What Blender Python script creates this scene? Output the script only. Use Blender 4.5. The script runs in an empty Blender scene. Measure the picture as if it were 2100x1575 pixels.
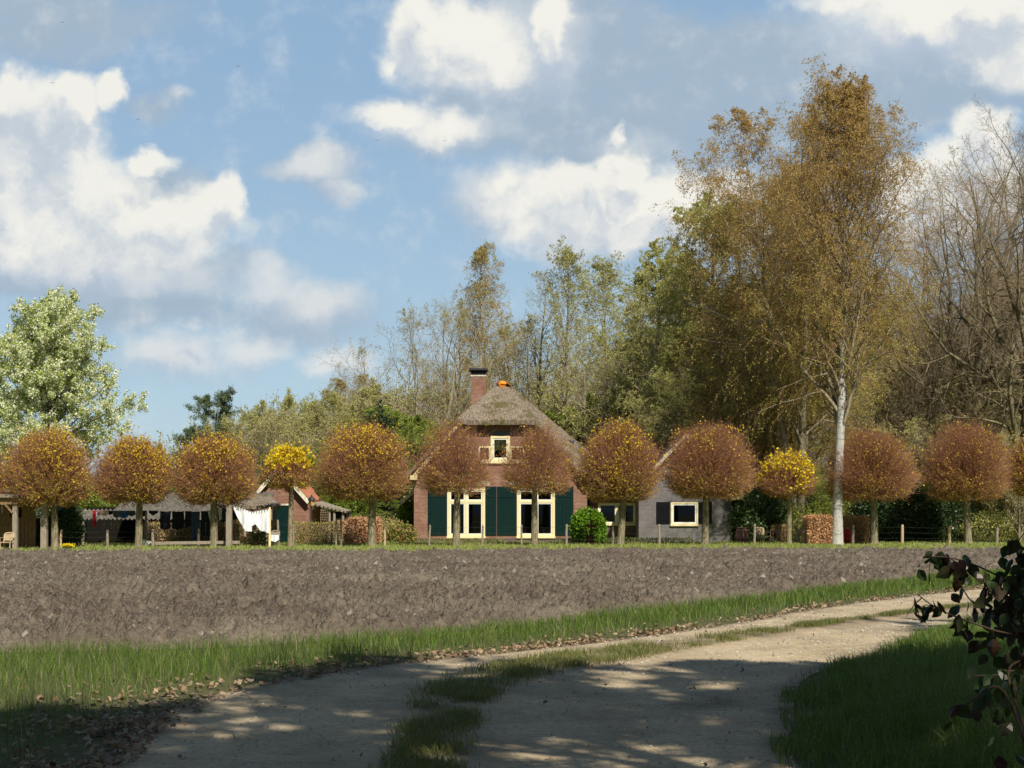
import bpy, bmesh, math, random
import numpy as np
from mathutils import Vector, Matrix

# ------------------------------------------------------------------ camera, world, sun
F = 2917.0; HZ = 1054.0; CH = 1.6
scn = bpy.context.scene
col = scn.collection
cam_d = bpy.data.cameras.new('camera'); cam = bpy.data.objects.new('camera', cam_d); col.objects.link(cam)
cam.location = (0, 0, CH); cam.rotation_euler = (math.radians(90), 0, 0)
cam_d.sensor_width = 36.0; cam_d.lens = 36.0*F/2100.0
cam_d.shift_y = (HZ-787.5)/2100.0
cam_d.clip_start = 0.1; cam_d.clip_end = 4000
scn.camera = cam
scn.view_settings.view_transform = 'Standard'; scn.view_settings.look = 'None'
scn.view_settings.exposure = 0.30; scn.view_settings.gamma = 1.0
scn.cycles.max_bounces = 6; scn.cycles.transparent_max_bounces = 12
scn.cycles.use_denoising = True

SUN_EL = math.radians(46); SUN_AZ = math.radians(24)      # azimuth: from straight behind the camera towards the right
sd = Vector((math.sin(SUN_AZ)*math.cos(SUN_EL), -math.cos(SUN_AZ)*math.cos(SUN_EL), math.sin(SUN_EL)))
sun_d = bpy.data.lights.new('sun', 'SUN'); sun_d.energy = 5.0; sun_d.angle = math.radians(0.6); sun_d.color = (1.0, 0.93, 0.80)
sun = bpy.data.objects.new('sun', sun_d); col.objects.link(sun)
sun.rotation_euler = sd.to_track_quat('Z', 'Y').to_euler(); sun.location = (20, -20, 30)

world = bpy.data.worlds.new('World'); scn.world = world; world.use_nodes = True
wt = world.node_tree; wn = wt.nodes; wl = wt.links
for n in list(wn): wn.remove(n)
def wnode(t, **k):
    n = wn.new(t)
    for a, b in k.items(): setattr(n, a, b)
    return n
def wmath(op, a, b=None, c=None, clamp=False):
    n = wn.new('ShaderNodeMath'); n.operation = op; n.use_clamp = clamp
    for i, v in enumerate((a, b, c)):
        if v is None: continue
        if isinstance(v, (int, float)): n.inputs[i].default_value = v
        else: wl.new(v, n.inputs[i])
    return n.outputs[0]
def wvec(op, a, b=None, out=0):
    n = wn.new('ShaderNodeVectorMath'); n.operation = op
    for i, v in enumerate((a, b)):
        if v is None: continue
        if isinstance(v, (tuple, list)): n.inputs[i].default_value = v
        else: wl.new(v, n.inputs[i])
    return n.outputs[out]
def wmap(v, a, b, c=0.0, d=1.0, smooth=True):
    n = wn.new('ShaderNodeMapRange'); n.interpolation_type = 'SMOOTHSTEP' if smooth else 'LINEAR'
    wl.new(v, n.inputs[0])
    for i, q in enumerate((a, b, c, d)): n.inputs[i+1].default_value = q
    return n.outputs[0]
def wmix(f, a, b):
    n = wn.new('ShaderNodeMix'); n.data_type = 'RGBA'
    if isinstance(f, (int, float)): n.inputs[0].default_value = f
    else: wl.new(f, n.inputs[0])
    for i, v in ((6, a), (7, b)):
        if isinstance(v, (tuple, list)): n.inputs[i].default_value = (*v, 1)
        else: wl.new(v, n.inputs[i])
    return n.outputs[2]
sky = wnode('ShaderNodeTexSky', sky_type='NISHITA', sun_disc=False)
sky.sun_elevation = SUN_EL; sky.sun_rotation = math.pi - SUN_AZ
sky.air_density = 1.0; sky.dust_density = 0.6; sky.ozone_density = 1.0
STR = 0.10
tc = wnode('ShaderNodeTexCoord')
sep = wnode('ShaderNodeSeparateXYZ'); wl.new(tc.outputs['Generated'], sep.inputs[0])
yy = wmath('MAXIMUM', sep.outputs[1], 0.08)
cmb = wnode('ShaderNodeCombineXYZ')
wl.new(wmath('DIVIDE', sep.outputs[0], yy), cmb.inputs[0]); wl.new(wmath('DIVIDE', sep.outputs[2], yy), cmb.inputs[1])
UV = wvec('SCALE', cmb.outputs[0]); UV.node.inputs[3].default_value = 10.0     # 1 unit = 291.7 photo pixels
def wnoise(vec, scale, detail=6, rough=0.55, out='Fac'):
    n = wn.new('ShaderNodeTexNoise'); n.inputs['Scale'].default_value = scale; n.inputs['Detail'].default_value = detail
    n.inputs['Roughness'].default_value = rough; wl.new(vec, n.inputs['Vector']); return n.outputs[out]
nz = wvec('SUBTRACT', wnoise(UV, 1.7, 7, 0.58, 'Color'), (0.5, 0.5, 0.5))
nzs = wvec('SCALE', nz); nzs.node.inputs[3].default_value = 0.55
P0 = wvec('ADD', UV, nzs)
def blobs(vec, lst):
    acc = None
    for cx, cy, rx, ry, w in lst:
        c = ((cx-1050)/F*10, (HZ-cy)/F*10, 0)
        d = wvec('MULTIPLY', wvec('SUBTRACT', vec, c), (F/10/rx, F/10/ry, 0))
        l = wvec('LENGTH', d, out=1)
        v = wmath('MULTIPLY_ADD', l, -w, w*1.25, clamp=True)
        acc = v if acc is None else wmath('SMOOTH_MAX', acc, v, 0.15)
    return acc
SF = [(560,580,130,55,.75),(650,610,130,70,.8),(525,715,110,60,1),(345,725,120,60,.95),(710,745,90,50,.85),(393,665,34,20,.6),(640,335,115,48,.9),(700,385,60,48,.8),(800,222,120,42,1),(915,265,190,48,.9),(1010,400,110,85,.8),
      (870,90,90,110,.9),(1000,90,170,130,1),(1130,110,110,110,.9),(795,125,50,45,.6),(60,520,420,70,1),(300,560,250,60,.8),(370,215,45,20,.6),(1450,420,300,90,.9),(1300,300,140,50,.5),(1900,60,320,110,.9)]
WH = [(60,300,160,150,1),(150,210,70,70,1),(228,180,42,55,1),(110,430,230,140,1.1),(330,455,180,95,1),(455,410,55,70,.9),(300,325,60,30,.8),(20,215,70,60,1),(200,500,250,60,.8),
      (860,70,60,100,.85),(950,60,110,90,.7),(1130,65,50,75,1),(990,130,100,70,.75),(800,222,85,35,.7),(900,262,120,45,.5),(795,130,40,35,.45),
      (1040,400,60,40,.5),(1190,400,120,75,1.05),(1285,350,62,50,1.1),(1290,430,190,80,1.05),(1160,460,150,70,1),(1450,430,150,100,.9),(1270,275,20,35,.5),
      (2000,20,260,70,1),(2090,90,110,90,.9),(1780,10,180,30,.6),(2020,265,75,60,.9),(1890,420,120,110,1),(2000,370,130,100,1)]
GR = [(40,50,230,100,.9),(180,40,250,60,.6),(1180,200,330,150,1.2),(1480,170,350,150,1.25),(1800,170,330,110,1.1),(980,270,200,60,.8),(1250,280,240,90,.9),(330,385,110,60,.8),(320,225,85,35,.55),
      (640,335,110,45,.8),(690,385,60,45,.65),(200,560,380,60,.9),(300,620,300,70,.6),(1100,60,300,110,.9),(620,640,200,90,.55),(330,730,180,80,.35),(1000,420,100,70,.5),(1300,420,300,120,.7)]
nf = wmath('SUBTRACT', wnoise(UV, 3.2, 9, 0.6), 0.5)
w0 = wmath('MULTIPLY_ADD', nf, 0.62, blobs(P0, WH))
wm = wmap(w0, 0.08, 0.56)
up = wvec('ADD', P0, (0.03, 0.22, 0))
w1 = wmath('MULTIPLY_ADD', wmath('SUBTRACT', wnoise(up, 1.9, 8, 0.6), 0.5), -2.2, wmath('MINIMUM', blobs(up, WH), 0.75))
shade = wmap(w1, 0.35, 1.05)
g0 = wmath('MULTIPLY_ADD', nf, 0.12, blobs(P0, GR))
gm = wmap(g0, 0.0, 0.62)
k = 1.0/STR
skyc = wvec('MULTIPLY', sky.outputs[0], (1.0, 1.0, 1.0))
hzb = wmap(sep.outputs[2], 0.0, 0.34)
bluec = wmix(hzb, (0.35*k, 0.485*k, 0.58*k), (0.24*k, 0.375*k, 0.535*k))
base = wmix(0.82, skyc, bluec)
c1 = wmix(wmath('MULTIPLY', gm, 0.94), base, (0.30*k, 0.385*k, 0.475*k))
wc = wmix(shade, (0.75*k, 0.735*k, 0.675*k), (0.45*k, 0.50*k, 0.56*k))
s0 = wmath('MULTIPLY_ADD', nf, 0.65, blobs(P0, SF)); sm = wmap(s0, 0.08, 0.95)
ssh = wmap(wmath('MULTIPLY_ADD', nf, -1.0, blobs(up, SF)), 0.2, 1.1)
c1 = wmix(wmath('MULTIPLY', sm, 0.80), c1, wmix(ssh, (0.62*k, 0.635*k, 0.635*k), (0.40*k, 0.465*k, 0.56*k)))
c2 = wmix(wmath('MULTIPLY', wm, 0.92), c1, wc)
front = wmap(sep.outputs[1], 0.05, 0.3)
back = (0.13*k, 0.165*k, 0.215*k)
fin = wmix(wmap(sep.outputs[2], 0.42, 0.62), wmix(front, back, c2), (0.085*k, 0.135*k, 0.215*k))
bg = wnode('ShaderNodeBackground'); bg.inputs[1].default_value = STR; wl.new(fin, bg.inputs[0])
wo = wnode('ShaderNodeOutputWorld'); wl.new(bg.outputs[0], wo.inputs[0])
# the sky is smooth: sample it modestly
world.cycles.sampling_method = 'MANUAL'; world.cycles.sample_map_resolution = 512

# ------------------------------------------------------------------ helpers
def P(px, py, Y): return Vector(((px-1050)/F*Y, Y, CH-(py-HZ)/F*Y))
def GY(py): return F*CH/(py-HZ)
def GP(px, py):
    Y = GY(py); return ((px-1050)/F*Y, Y)
def X(px, Y): return (px-1050)/F*Y
def Z(py, Y): return CH-(py-HZ)/F*Y

def empty(name, loc, label=None, cat=None, group=None, rz=0, scale=None):
    o = bpy.data.objects.new(name, None); col.objects.link(o); o.location = loc; o.rotation_euler = (0, 0, rz)
    o.empty_display_size = 0.2
    if scale is not None: o.scale = scale
    if label: o['label'] = label
    if cat: o['category'] = cat
    if group: o['group'] = group
    return o
def tag(o, label=None, cat=None, group=None, kind=None):
    if label: o['label'] = label
    if cat: o['category'] = cat
    if group: o['group'] = group
    if kind: o['kind'] = kind
    return o

class MB:
    def __init__(s): s.v = []; s.f = []; s.m = []; s.mi = 0
    def add(s, vs, fs):
        b = len(s.v); s.v += [tuple(q) for q in vs]
        for f in fs: s.f.append(tuple(b+i for i in f)); s.m.append(s.mi)
        return s
    def box(s, x0, x1, y0, y1, z0, z1):
        return s.add([(x0,y0,z0),(x1,y0,z0),(x1,y1,z0),(x0,y1,z0),(x0,y0,z1),(x1,y0,z1),(x1,y1,z1),(x0,y1,z1)],
                     [(0,3,2,1),(4,5,6,7),(0,1,5,4),(1,2,6,5),(2,3,7,6),(3,0,4,7)])
    def prism(s, pts, y0, y1):      # pts in xz, counter-clockwise seen from -y
        n = len(pts)
        vs = [(p[0], y0, p[1]) for p in pts]+[(p[0], y1, p[1]) for p in pts]
        fs = [tuple(range(n)), tuple(range(2*n-1, n-1, -1))]+[(i, i+n, (i+1) % n+n, (i+1) % n) for i in range(n)]
        return s.add(vs, fs)
    def slab(s, a, b, c, d, t):     # quad a b c d thickened along its normal (downwards)
        a, b, c, d = map(Vector, (a, b, c, d))
        n = (b-a).cross(d-a).normalized()*t
        return s.add([a, b, c, d, a-n, b-n, c-n, d-n], [(0,1,2,3),(7,6,5,4),(0,4,5,1),(1,5,6,2),(2,6,7,3),(3,7,4,0)])
    def bar(s, a, b, w, h=None):    # box beam between two points
        a = Vector(a); b = Vector(b); d = (b-a).normalized(); h = h or w
        u = d.cross(Vector((0, 0, 1)))
        if u.length < .05: u = Vector((1, 0, 0))
        u.normalize(); v = u.cross(d).normalized(); u = u*w/2; v = v*h/2
        vs = [a-u-v, a+u-v, a+u+v, a-u+v, b-u-v, b+u-v, b+u+v, b-u+v]
        return s.add(vs, [(0,1,2,3),(7,6,5,4),(0,4,5,1),(1,5,6,2),(2,6,7,3),(3,7,4,0)])
    def tube(s, pts, rs, k=8, cap=True):
        pts = [Vector(p) for p in pts]; n = len(pts)
        if not hasattr(rs, '__len__'): rs = [rs]*n
        vs = []; ref = None
        for i, p in enumerate(pts):
            d = (pts[min(i+1, n-1)]-pts[max(i-1, 0)]).normalized()
            if ref is None: ref = d.orthogonal().normalized()
            ref = (ref-d*ref.dot(d)).normalized(); w = d.cross(ref)
            for j in range(k):
                a = 2*math.pi*j/k; vs.append(p+(ref*math.cos(a)+w*math.sin(a))*rs[i])
        fs = [(i*k+j, i*k+(j+1) % k, (i+1)*k+(j+1) % k, (i+1)*k+j) for i in range(n-1) for j in range(k)]
        if cap: fs += [tuple(range(k-1, -1, -1)), tuple((n-1)*k+j for j in range(k))]
        return s.add(vs, fs)
    def lathe(s, c, prof, k=16, axis='z'):
        vs = []
        for r, h in prof:
            for j in range(k):
                a = 2*math.pi*j/k
                if axis == 'z': vs.append((c[0]+r*math.cos(a), c[1]+r*math.sin(a), c[2]+h))
                else: vs.append((c[0]+r*math.cos(a), c[1]-h, c[2]+r*math.sin(a)))
        n = len(prof)
        fs = [(i*k+j, i*k+(j+1) % k, (i+1)*k+(j+1) % k, (i+1)*k+j) for i in range(n-1) for j in range(k)]
        fs += [tuple(range(k-1, -1, -1)), tuple((n-1)*k+j for j in range(k))]
        return s.add(vs, fs)
    def build(s, name, mats, parent=None, origin=None):
        if not isinstance(mats, (list, tuple)): mats = [mats]
        me = bpy.data.meshes.new(name)
        off = Vector(origin) if origin is not None else (parent.location if parent is not None and parent.parent is None else Vector((0, 0, 0)))
        if parent is not None and parent.parent is not None: off = parent.parent.location
        me.from_pydata([tuple(Vector(v)-off) for v in s.v], [], s.f)
        for m in mats: me.materials.append(m)
        me.polygons.foreach_set('material_index', s.m); me.update()
        o = bpy.data.objects.new(name, me); col.objects.link(o)
        if parent is not None: o.parent = parent
        elif origin is not None: o.location = off
        return o

def np_mesh(name, V, Fc, mats, mi=None, smooth=False, attr=None):
    """V (n,3), Fc list of (m,k) index arrays, mi list of material index (int or array) per face array"""
    me = bpy.data.meshes.new(name)
    V = np.ascontiguousarray(V, dtype=np.float32)
    me.vertices.add(len(V)); me.vertices.foreach_set('co', V.ravel())
    loops = np.concatenate([f.ravel() for f in Fc]).astype(np.int32)
    tot = np.concatenate([np.full(len(f), f.shape[1]) for f in Fc]).astype(np.int32)
    start = np.concatenate([[0], np.cumsum(tot)[:-1]]).astype(np.int32)
    me.loops.add(len(loops)); me.loops.foreach_set('vertex_index', loops)
    me.polygons.add(len(tot)); me.polygons.foreach_set('loop_start', start); me.polygons.foreach_set('loop_total', tot)
    if mi is not None:
        m = np.concatenate([np.full(len(f), q) if np.isscalar(q) else np.asarray(q) for f, q in zip(Fc, mi)]).astype(np.int32)
        me.polygons.foreach_set('material_index', m)
    if smooth: me.polygons.foreach_set('use_smooth', np.ones(len(tot), dtype=bool))
    for q in (mats if isinstance(mats, (list, tuple)) else [mats]): me.materials.append(q)
    if attr is not None:
        for an, av in attr.items():
            a = me.attributes.new(an, 'FLOAT', 'POINT'); a.data.foreach_set('value', np.asarray(av, dtype=np.float32))
    me.update(calc_edges=True)
    return me
def link(name, me, parent=None, loc=None):
    o = bpy.data.objects.new(name, me); col.objects.link(o)
    if parent is not None: o.parent = parent
    if loc is not None: o.location = loc
    return o
def copy_thing(root, loc, rz, scale, label, name=None, group=None):
    r = root.copy(); col.objects.link(r); r.location = loc; r.rotation_euler = (0, 0, rz); r.scale = scale; r['label'] = label
    if name: r.name = name
    if group: r['group'] = group
    for ch in list(root.children):
        c = ch.copy(); col.objects.link(c); c.parent = r
        for g in list(ch.children):
            d = g.copy(); col.objects.link(d); d.parent = c
    return r

# value noise in numpy
_rn = np.random.default_rng(5); _tab = _rn.random((256, 256))
def vnoise(x, y, s):
    x = x*s+37.7; y = y*s+11.3
    xi = np.floor(x).astype(int); yi = np.floor(y).astype(int); fx = x-xi; fy = y-yi
    fx = fx*fx*(3-2*fx); fy = fy*fy*(3-2*fy)
    a = _tab[xi & 255, yi & 255]; b = _tab[(xi+1) & 255, yi & 255]; c = _tab[xi & 255, (yi+1) & 255]; d = _tab[(xi+1) & 255, (yi+1) & 255]
    return a*(1-fx)*(1-fy)+b*fx*(1-fy)+c*(1-fx)*fy+d*fx*fy
def fbm(x, y, s, o=4):
    r = 0; a = .5
    for i in range(o): r = r+a*vnoise(x+i*13.1, y-i*7.7, s); s *= 2.03; a *= .5
    return r

# ------------------------------------------------------------------ materials
def mat(name, color, rough=.8, spec=.3, metal=0):
    m = bpy.data.materials.new(name); m.use_nodes = True
    b = m.node_tree.nodes['Principled BSDF']; b.inputs['Base Color'].default_value = (*color, 1); b.inputs['Roughness'].default_value = rough
    b.inputs['Specular IOR Level'].default_value = spec; b.inputs['Metallic'].default_value = metal
    return m
class NT:
    def __init__(s, m): s.m = m; s.t = m.node_tree; s.n = s.t.nodes; s.l = s.t.links; s.b = s.n.get('Principled BSDF')
    def node(s, t, **k):
        n = s.n.new(t)
        for a, b in k.items(): setattr(n, a, b)
        return n
    def coord(s, scale=(1, 1, 1), kind='Object', rot=(0, 0, 0)):
        t = s.node('ShaderNodeTexCoord'); mp = s.node('ShaderNodeMapping'); mp.inputs['Scale'].default_value = scale; mp.inputs['Rotation'].default_value = rot
        s.l.new(t.outputs[kind], mp.inputs[0]); return mp.outputs[0]
    def noise(s, vec, scale, detail=5, rough=.55):
        n = s.node('ShaderNodeTexNoise'); n.inputs['Scale'].default_value = scale; n.inputs['Detail'].default_value = detail; n.inputs['Roughness'].default_value = rough
        s.l.new(vec, n.inputs['Vector']); return n.outputs['Fac']
    def ramp(s, fac, stops):
        r = s.node('ShaderNodeValToRGB'); e = r.color_ramp.elements
        while len(e) < len(stops): e.new(.5)
        for q, (p, c) in zip(e, stops): q.position = p; q.color = (*c, 1)
        s.l.new(fac, r.inputs[0]); return r.outputs[0]
    def mix(s, f, a, b, mode='MIX'):
        n = s.node('ShaderNodeMix'); n.data_type = 'RGBA'; n.blend_type = mode
        if isinstance(f, (int, float)): n.inputs[0].default_value = f
        else: s.l.new(f, n.inputs[0])
        for i, v in ((6, a), (7, b)):
            if isinstance(v, tuple): n.inputs[i].default_value = (*v, 1)
            else: s.l.new(v, n.inputs[i])
        return n.outputs[2]
    def mr(s, v, a, b, c=0., d=1.):
        n = s.node('ShaderNodeMapRange'); s.l.new(v, n.inputs[0])
        for i, q in enumerate((a, b, c, d)): n.inputs[i+1].default_value = q
        return n.outputs[0]
    def base(s, c): s.l.new(c, s.b.inputs['Base Color'])
    def bump(s, h, strength=.5, dist=.05):
        n = s.node('ShaderNodeBump'); n.inputs['Strength'].default_value = strength; n.inputs['Distance'].default_value = dist
        s.l.new(h, n.inputs['Height']); s.l.new(n.outputs[0], s.b.inputs['Normal'])
def noisy(name, c1, c2, scale=3, rough=.85, bump=.4, dist=.02, stretch=(1, 1, 1), spec=.2, c3=None):
    m = mat(name, c1, rough, spec); t = NT(m); v = t.coord(stretch); f = t.noise(v, scale, 6, .6)
    st = [(.32, c1), (.66, c2)] if c3 is None else [(.28, c1), (.5, c2), (.7, c3)]
    t.base(t.ramp(f, st))
    if bump: t.bump(t.noise(v, scale*3, 4), bump, dist)
    return m
def leafmat(name, stops, trans=.35, rough=.6):
    """leaf colour varies from leaf to leaf (random per mesh island)"""
    m = mat(name, stops[0], rough, .25); t = NT(m)
    g = t.node('ShaderNodeNewGeometry'); c = t.ramp(g.outputs['Random Per Island'], [(i/max(1, len(stops)-1), q) for i, q in enumerate(stops)])
    t.base(c)
    if trans:
        tr = t.node('ShaderNodeBsdfTranslucent'); t.l.new(c, tr.inputs[0]); mx = t.node('ShaderNodeMixShader'); mx.inputs[0].default_value = trans
        o = t.n['Material Output']; t.l.new(t.b.outputs[0], mx.inputs[1]); t.l.new(tr.outputs[0], mx.inputs[2]); t.l.new(mx.outputs[0], o.inputs[0])
    return m
def brick(name, c1, c2, mortar, bw=.22, bh=.075):
    m = mat(name, c1, .9, .15); t = NT(m)
    tcn = t.node('ShaderNodeTexCoord'); sp = t.node('ShaderNodeSeparateXYZ'); t.l.new(tcn.outputs['Object'], sp.inputs[0])
    ad = t.node('ShaderNodeMath'); ad.operation = 'ADD'; t.l.new(sp.outputs[0], ad.inputs[0]); t.l.new(sp.outputs[1], ad.inputs[1])
    cb = t.node('ShaderNodeCombineXYZ'); t.l.new(ad.outputs[0], cb.inputs[0]); t.l.new(sp.outputs[2], cb.inputs[1])
    b = t.node('ShaderNodeTexBrick'); t.l.new(cb.outputs[0], b.inputs['Vector']); b.inputs['Scale'].default_value = 1.0
    b.inputs['Brick Width'].default_value = bw; b.inputs['Row Height'].default_value = bh; b.inputs['Mortar Size'].default_value = .011
    b.inputs['Color1'].default_value = (*c1, 1); b.inputs['Color2'].default_value = (*c2, 1); b.inputs['Mortar'].default_value = (*mortar, 1); b.inputs['Bias'].default_value = -.1
    f = t.noise(cb.outputs[0], 1.6, 6, .65)
    c = t.mix(t.mr(f, .38, .62, 0, .62), b.outputs[0], tuple(q*.55 for q in c1))
    t.base(c); t.bump(b.outputs['Fac'], -.4, .01)
    return m
M = {}
M['brick'] = brick('red_brick', (.33, .145, .095), (.16, .072, .055), (.30, .245, .20))
M['brick_d'] = brick('dark_brick', (.12, .075, .07), (.085, .055, .055), (.20, .18, .17))
M['brick_g'] = brick('grey_painted_brick', (.18, .168, .168), (.125, .117, .12), (.23, .215, .215))
M['cream'] = noisy('cream_paint', (.80, .68, .40), (.72, .62, .37), 4, .5, .05)
M['white'] = noisy('white_paint', (.80, .79, .72), (.70, .69, .62), 5, .5, .05)
M['old_white'] = noisy('flaking_white_paint', (.74, .72, .62), (.34, .30, .22), 7, .7, .2)
M['dgreen'] = noisy('dark_green_paint', (.002, .017, .016), (.004, .022, .020), 3, .5, .05, spec=.15)
M['black'] = noisy('black_paint', (.004, .005, .008), (.006, .007, .010), 3, .5, .03, spec=.15)
M['tile_d'] = noisy('dark_roof_tile', (.09, .08, .075), (.05, .045, .045), 5, .8, .4)
M['tile_o'] = noisy('orange_roof_tile', (.50, .17, .07), (.30, .12, .07), 6, .8, .4, c3=(.24, .15, .11))
M['tile_g'] = noisy('weathered_grey_pantile', (.20, .18, .155), (.11, .10, .085), 4, .9, .4, c3=(.07, .06, .05))
M['wood'] = noisy('grey_weathered_wood', (.36, .31, .25), (.20, .165, .13), 4, .85, .5, .01, (6, 6, 1))
M['wood_b'] = noisy('brown_timber', (.30, .19, .11), (.17, .10, .06), 4, .8, .4, .01, (6, 6, 1))
M['wood_dk'] = noisy('tarred_boards', (.028, .024, .022), (.016, .014, .014), 4, .8, .4, .01, (9, 9, 1))
M['wood_l'] = noisy('pale_plank', (.55, .43, .27), (.40, .30, .19), 4, .8, .2, .01, (1, 6, 6))
M['chimcap'] = mat('dark_slate', (.03, .03, .035), .6)
M['metal'] = mat('dark_iron', (.035, .035, .035), .5, .5, .4)
M['rust'] = noisy('rusty_iron', (.12, .055, .035), (.07, .04, .03), 9, .8, .3)
M['leadgrey'] = mat('grey_zinc', (.10, .11, .125), .5, .5)
M['dark'] = mat('interior_shade', (.012, .011, .010), .95, .05)  # near-black colour stands in for the shade inside rooms and open shed
M['orange'] = noisy('orange_lichen', (.85, .30, .02), (.70, .24, .03), 8, .8, .3)
M['lamp_glass'] = noisy('amber_lamp_glass', (.62, .42, .12), (.5, .32, .08), 3, .3, 0)
M['blind'] = mat('roller_blind', (.45, .48, .50), .8)
def glass(name, refl=.22, tint=(.55, .6, .62)):
    m = bpy.data.materials.new(name); m.use_nodes = True; t = m.node_tree; n = t.nodes; n.remove(n['Principled BSDF'])
    tr = n.new('ShaderNodeBsdfTransparent'); tr.inputs[0].default_value = (*tint, 1); gl = n.new('ShaderNodeBsdfGlossy'); gl.inputs['Roughness'].default_value = .02
    fr = n.new('ShaderNodeFresnel'); fr.inputs[0].default_value = 1.5; mx = n.new('ShaderNodeMixShader')
    t.links.new(fr.outputs[0], mx.inputs[0]); t.links.new(tr.outputs[0], mx.inputs[1]); t.links.new(gl.outputs[0], mx.inputs[2]); t.links.new(mx.outputs[0], n['Material Output'].inputs[0]); return m
M['glass'] = glass('window_glass')
def thatch():
    m = mat('thatch', (.2, .17, .14), .95, .05); t = NT(m)
    v = t.coord((9, 3, 1.6)); f = t.noise(v, 2.2, 7, .75)
    c = t.ramp(f, [(.34, (.09, .07, .05)), (.5, (.24, .195, .15)), (.64, (.46, .385, .30))])
    f2 = t.noise(t.coord((1, 1, 1)), .75, 6, .7); moss = t.mr(f2, .50, .58, 0, .85)
    c = t.mix(moss, c, t.ramp(f, [(.3, (.07, .065, .02)), (.7, (.17, .14, .055))]))
    t.base(c); t.bump(f, 1.0, .12); return m
M['thatch'] = thatch()
def bark(name, a, b, sc=3, bands=None):
    m = mat(name, a, .95, .1); t = NT(m); v = t.coord((3, 3, .8)); f = t.noise(v, sc, 6, .65)
    c = t.ramp(f, [(.35, a), (.62, b)])
    if bands:
        f2 = t.noise(t.coord((.8, .8, 3.)), 2.6, 5, .7); c = t.mix(t.mr(f2, .56, .64, 0, .9), c, bands)
    t.base(c); t.bump(f, .8, .03); return m
M['bark'] = bark('grey_bark', (.19, .16, .11), (.36, .31, .21))
M['bark_row'] = bark('mossy_bark', (.10, .085, .045), (.30, .26, .18), 5)
M['bark_dk'] = bark('dark_bark', (.055, .045, .035), (.12, .10, .07))
M['bark_birch'] = bark('birch_bark', (.38, .37, .34), (.50, .49, .46), 3, (.10, .09, .08))
M['bark_oak'] = bark('lichened_oak_bark', (.085, .07, .05), (.25, .225, .125))
M['twig_br'] = mat('brown_twig', (.36, .275, .19), .9, .1)
M['twig_gr'] = mat('olive_twig', (.37, .32, .17), .9, .1)
M['twig_red'] = mat('reddish_twig', (.34, .17, .11), .9, .1)
M['twig_birch'] = mat('birch_twig', (.32, .19, .085), .9, .1)
M['lf_red'] = leafmat('red_brown_bud', [(.42, .17, .085), (.50, .21, .09), (.34, .16, .09), (.52, .27, .10)], .4)
M['lf_or'] = leafmat('orange_young_leaf', [(.60, .33, .06), (.62, .42, .06), (.50, .27, .06), (.50, .40, .07)], .4)
M['lf_ye'] = leafmat('yellow_blossom_leaf', [(.86, .68, .02), (.78, .66, .02), (.80, .56, .02), (.66, .58, .03)], .4)
M['lf_ol'] = leafmat('olive_young_leaf', [(.42, .36, .05), (.48, .36, .05), (.34, .33, .05)], .4)
M['lf_gr'] = leafmat('fresh_green_leaf', [(.28, .34, .07), (.36, .40, .09), (.40, .40, .12)], .4)
M['lf_br'] = leafmat('bright_green_leaf', [(.24, .31, .05), (.31, .38, .06), (.18, .24, .04)], .4)
M['lf_pale'] = leafmat('pale_olive_leaf', [(.46, .46, .16), (.52, .49, .20), (.38, .39, .13)], .4)
M['lf_birch'] = leafmat('golden_catkin', [(.49, .35, .13), (.55, .39, .14), (.44, .35, .12), (.47, .31, .12)], .4)
M['lf_birch2'] = leafmat('olive_catkin', [(.38, .37, .08), (.45, .42, .10), (.33, .35, .08)], .4)
M['lf_larch'] = leafmat('larch_needle_tuft', [(.44, .47, .13), (.52, .52, .16), (.56, .50, .22)], .5)
M['lf_pine'] = leafmat('pine_needle_tuft', [(.10, .155, .07), (.14, .19, .085), (.17, .21, .10)], .2)
M['lf_dark'] = leafmat('dark_evergreen_leaf', [(.022, .055, .020), (.035, .075, .025), (.055, .10, .035), (.03, .06, .02)], .15, .35)
M['lf_ivy'] = leafmat('glossy_ivy_leaf', [(.02, .05, .02), (.035, .07, .028), (.09, .14, .06), (.025, .05, .02)], .12, .25)
M['lf_yew'] = leafmat('yew_needle', [(.018, .035, .015), (.03, .05, .02)], .1)
M['lf_rhodo'] = leafmat('evergreen_shrub_leaf', [(.08, .14, .045), (.12, .19, .07), (.055, .10, .03), (.16, .22, .10)], .2, .4)
M['lf_laurel'] = leafmat('bright_laurel_leaf', [(.12, .26, .015), (.19, .34, .02), (.07, .17, .012)], .3, .35)
M['lf_beech'] = leafmat('dry_beech_leaf', [(.68, .41, .22), (.56, .31, .16), (.76, .50, .29), (.40, .22, .12)], .35)
M['lf_beechg'] = leafmat('sprouting_hedge_leaf', [(.42, .40, .09), (.50, .35, .14), (.34, .37, .08), (.56, .42, .20)], .4)
M['lf_box'] = leafmat('box_leaf', [(.07, .12, .02), (.11, .16, .03), (.15, .17, .04)], .2)
M['blossom'] = leafmat('white_blossom', [(.85, .85, .66), (.87, .87, .72), (.74, .78, .50)], .4)
M['lf_pear'] = leafmat('pear_leaf', [(.36, .46, .07), (.44, .52, .10), (.26, .36, .05)], .4)
M['lf_redl'] = leafmat('red_shoot_leaf', [(.45, .05, .03), (.5, .09, .04)], .3)
M['grass'] = leafmat('grass_blade', [(.10, .18, .025), (.14, .225, .035), (.18, .25, .045), (.07, .13, .02), (.09, .16, .025), (.13, .19, .03), (.34, .32, .15)], .4, .45)
M['grass_far'] = leafmat('short_grass_blade', [(.30, .37, .09), (.25, .34, .07), (.36, .38, .13), (.48, .42, .21)], .4, .6)
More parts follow.
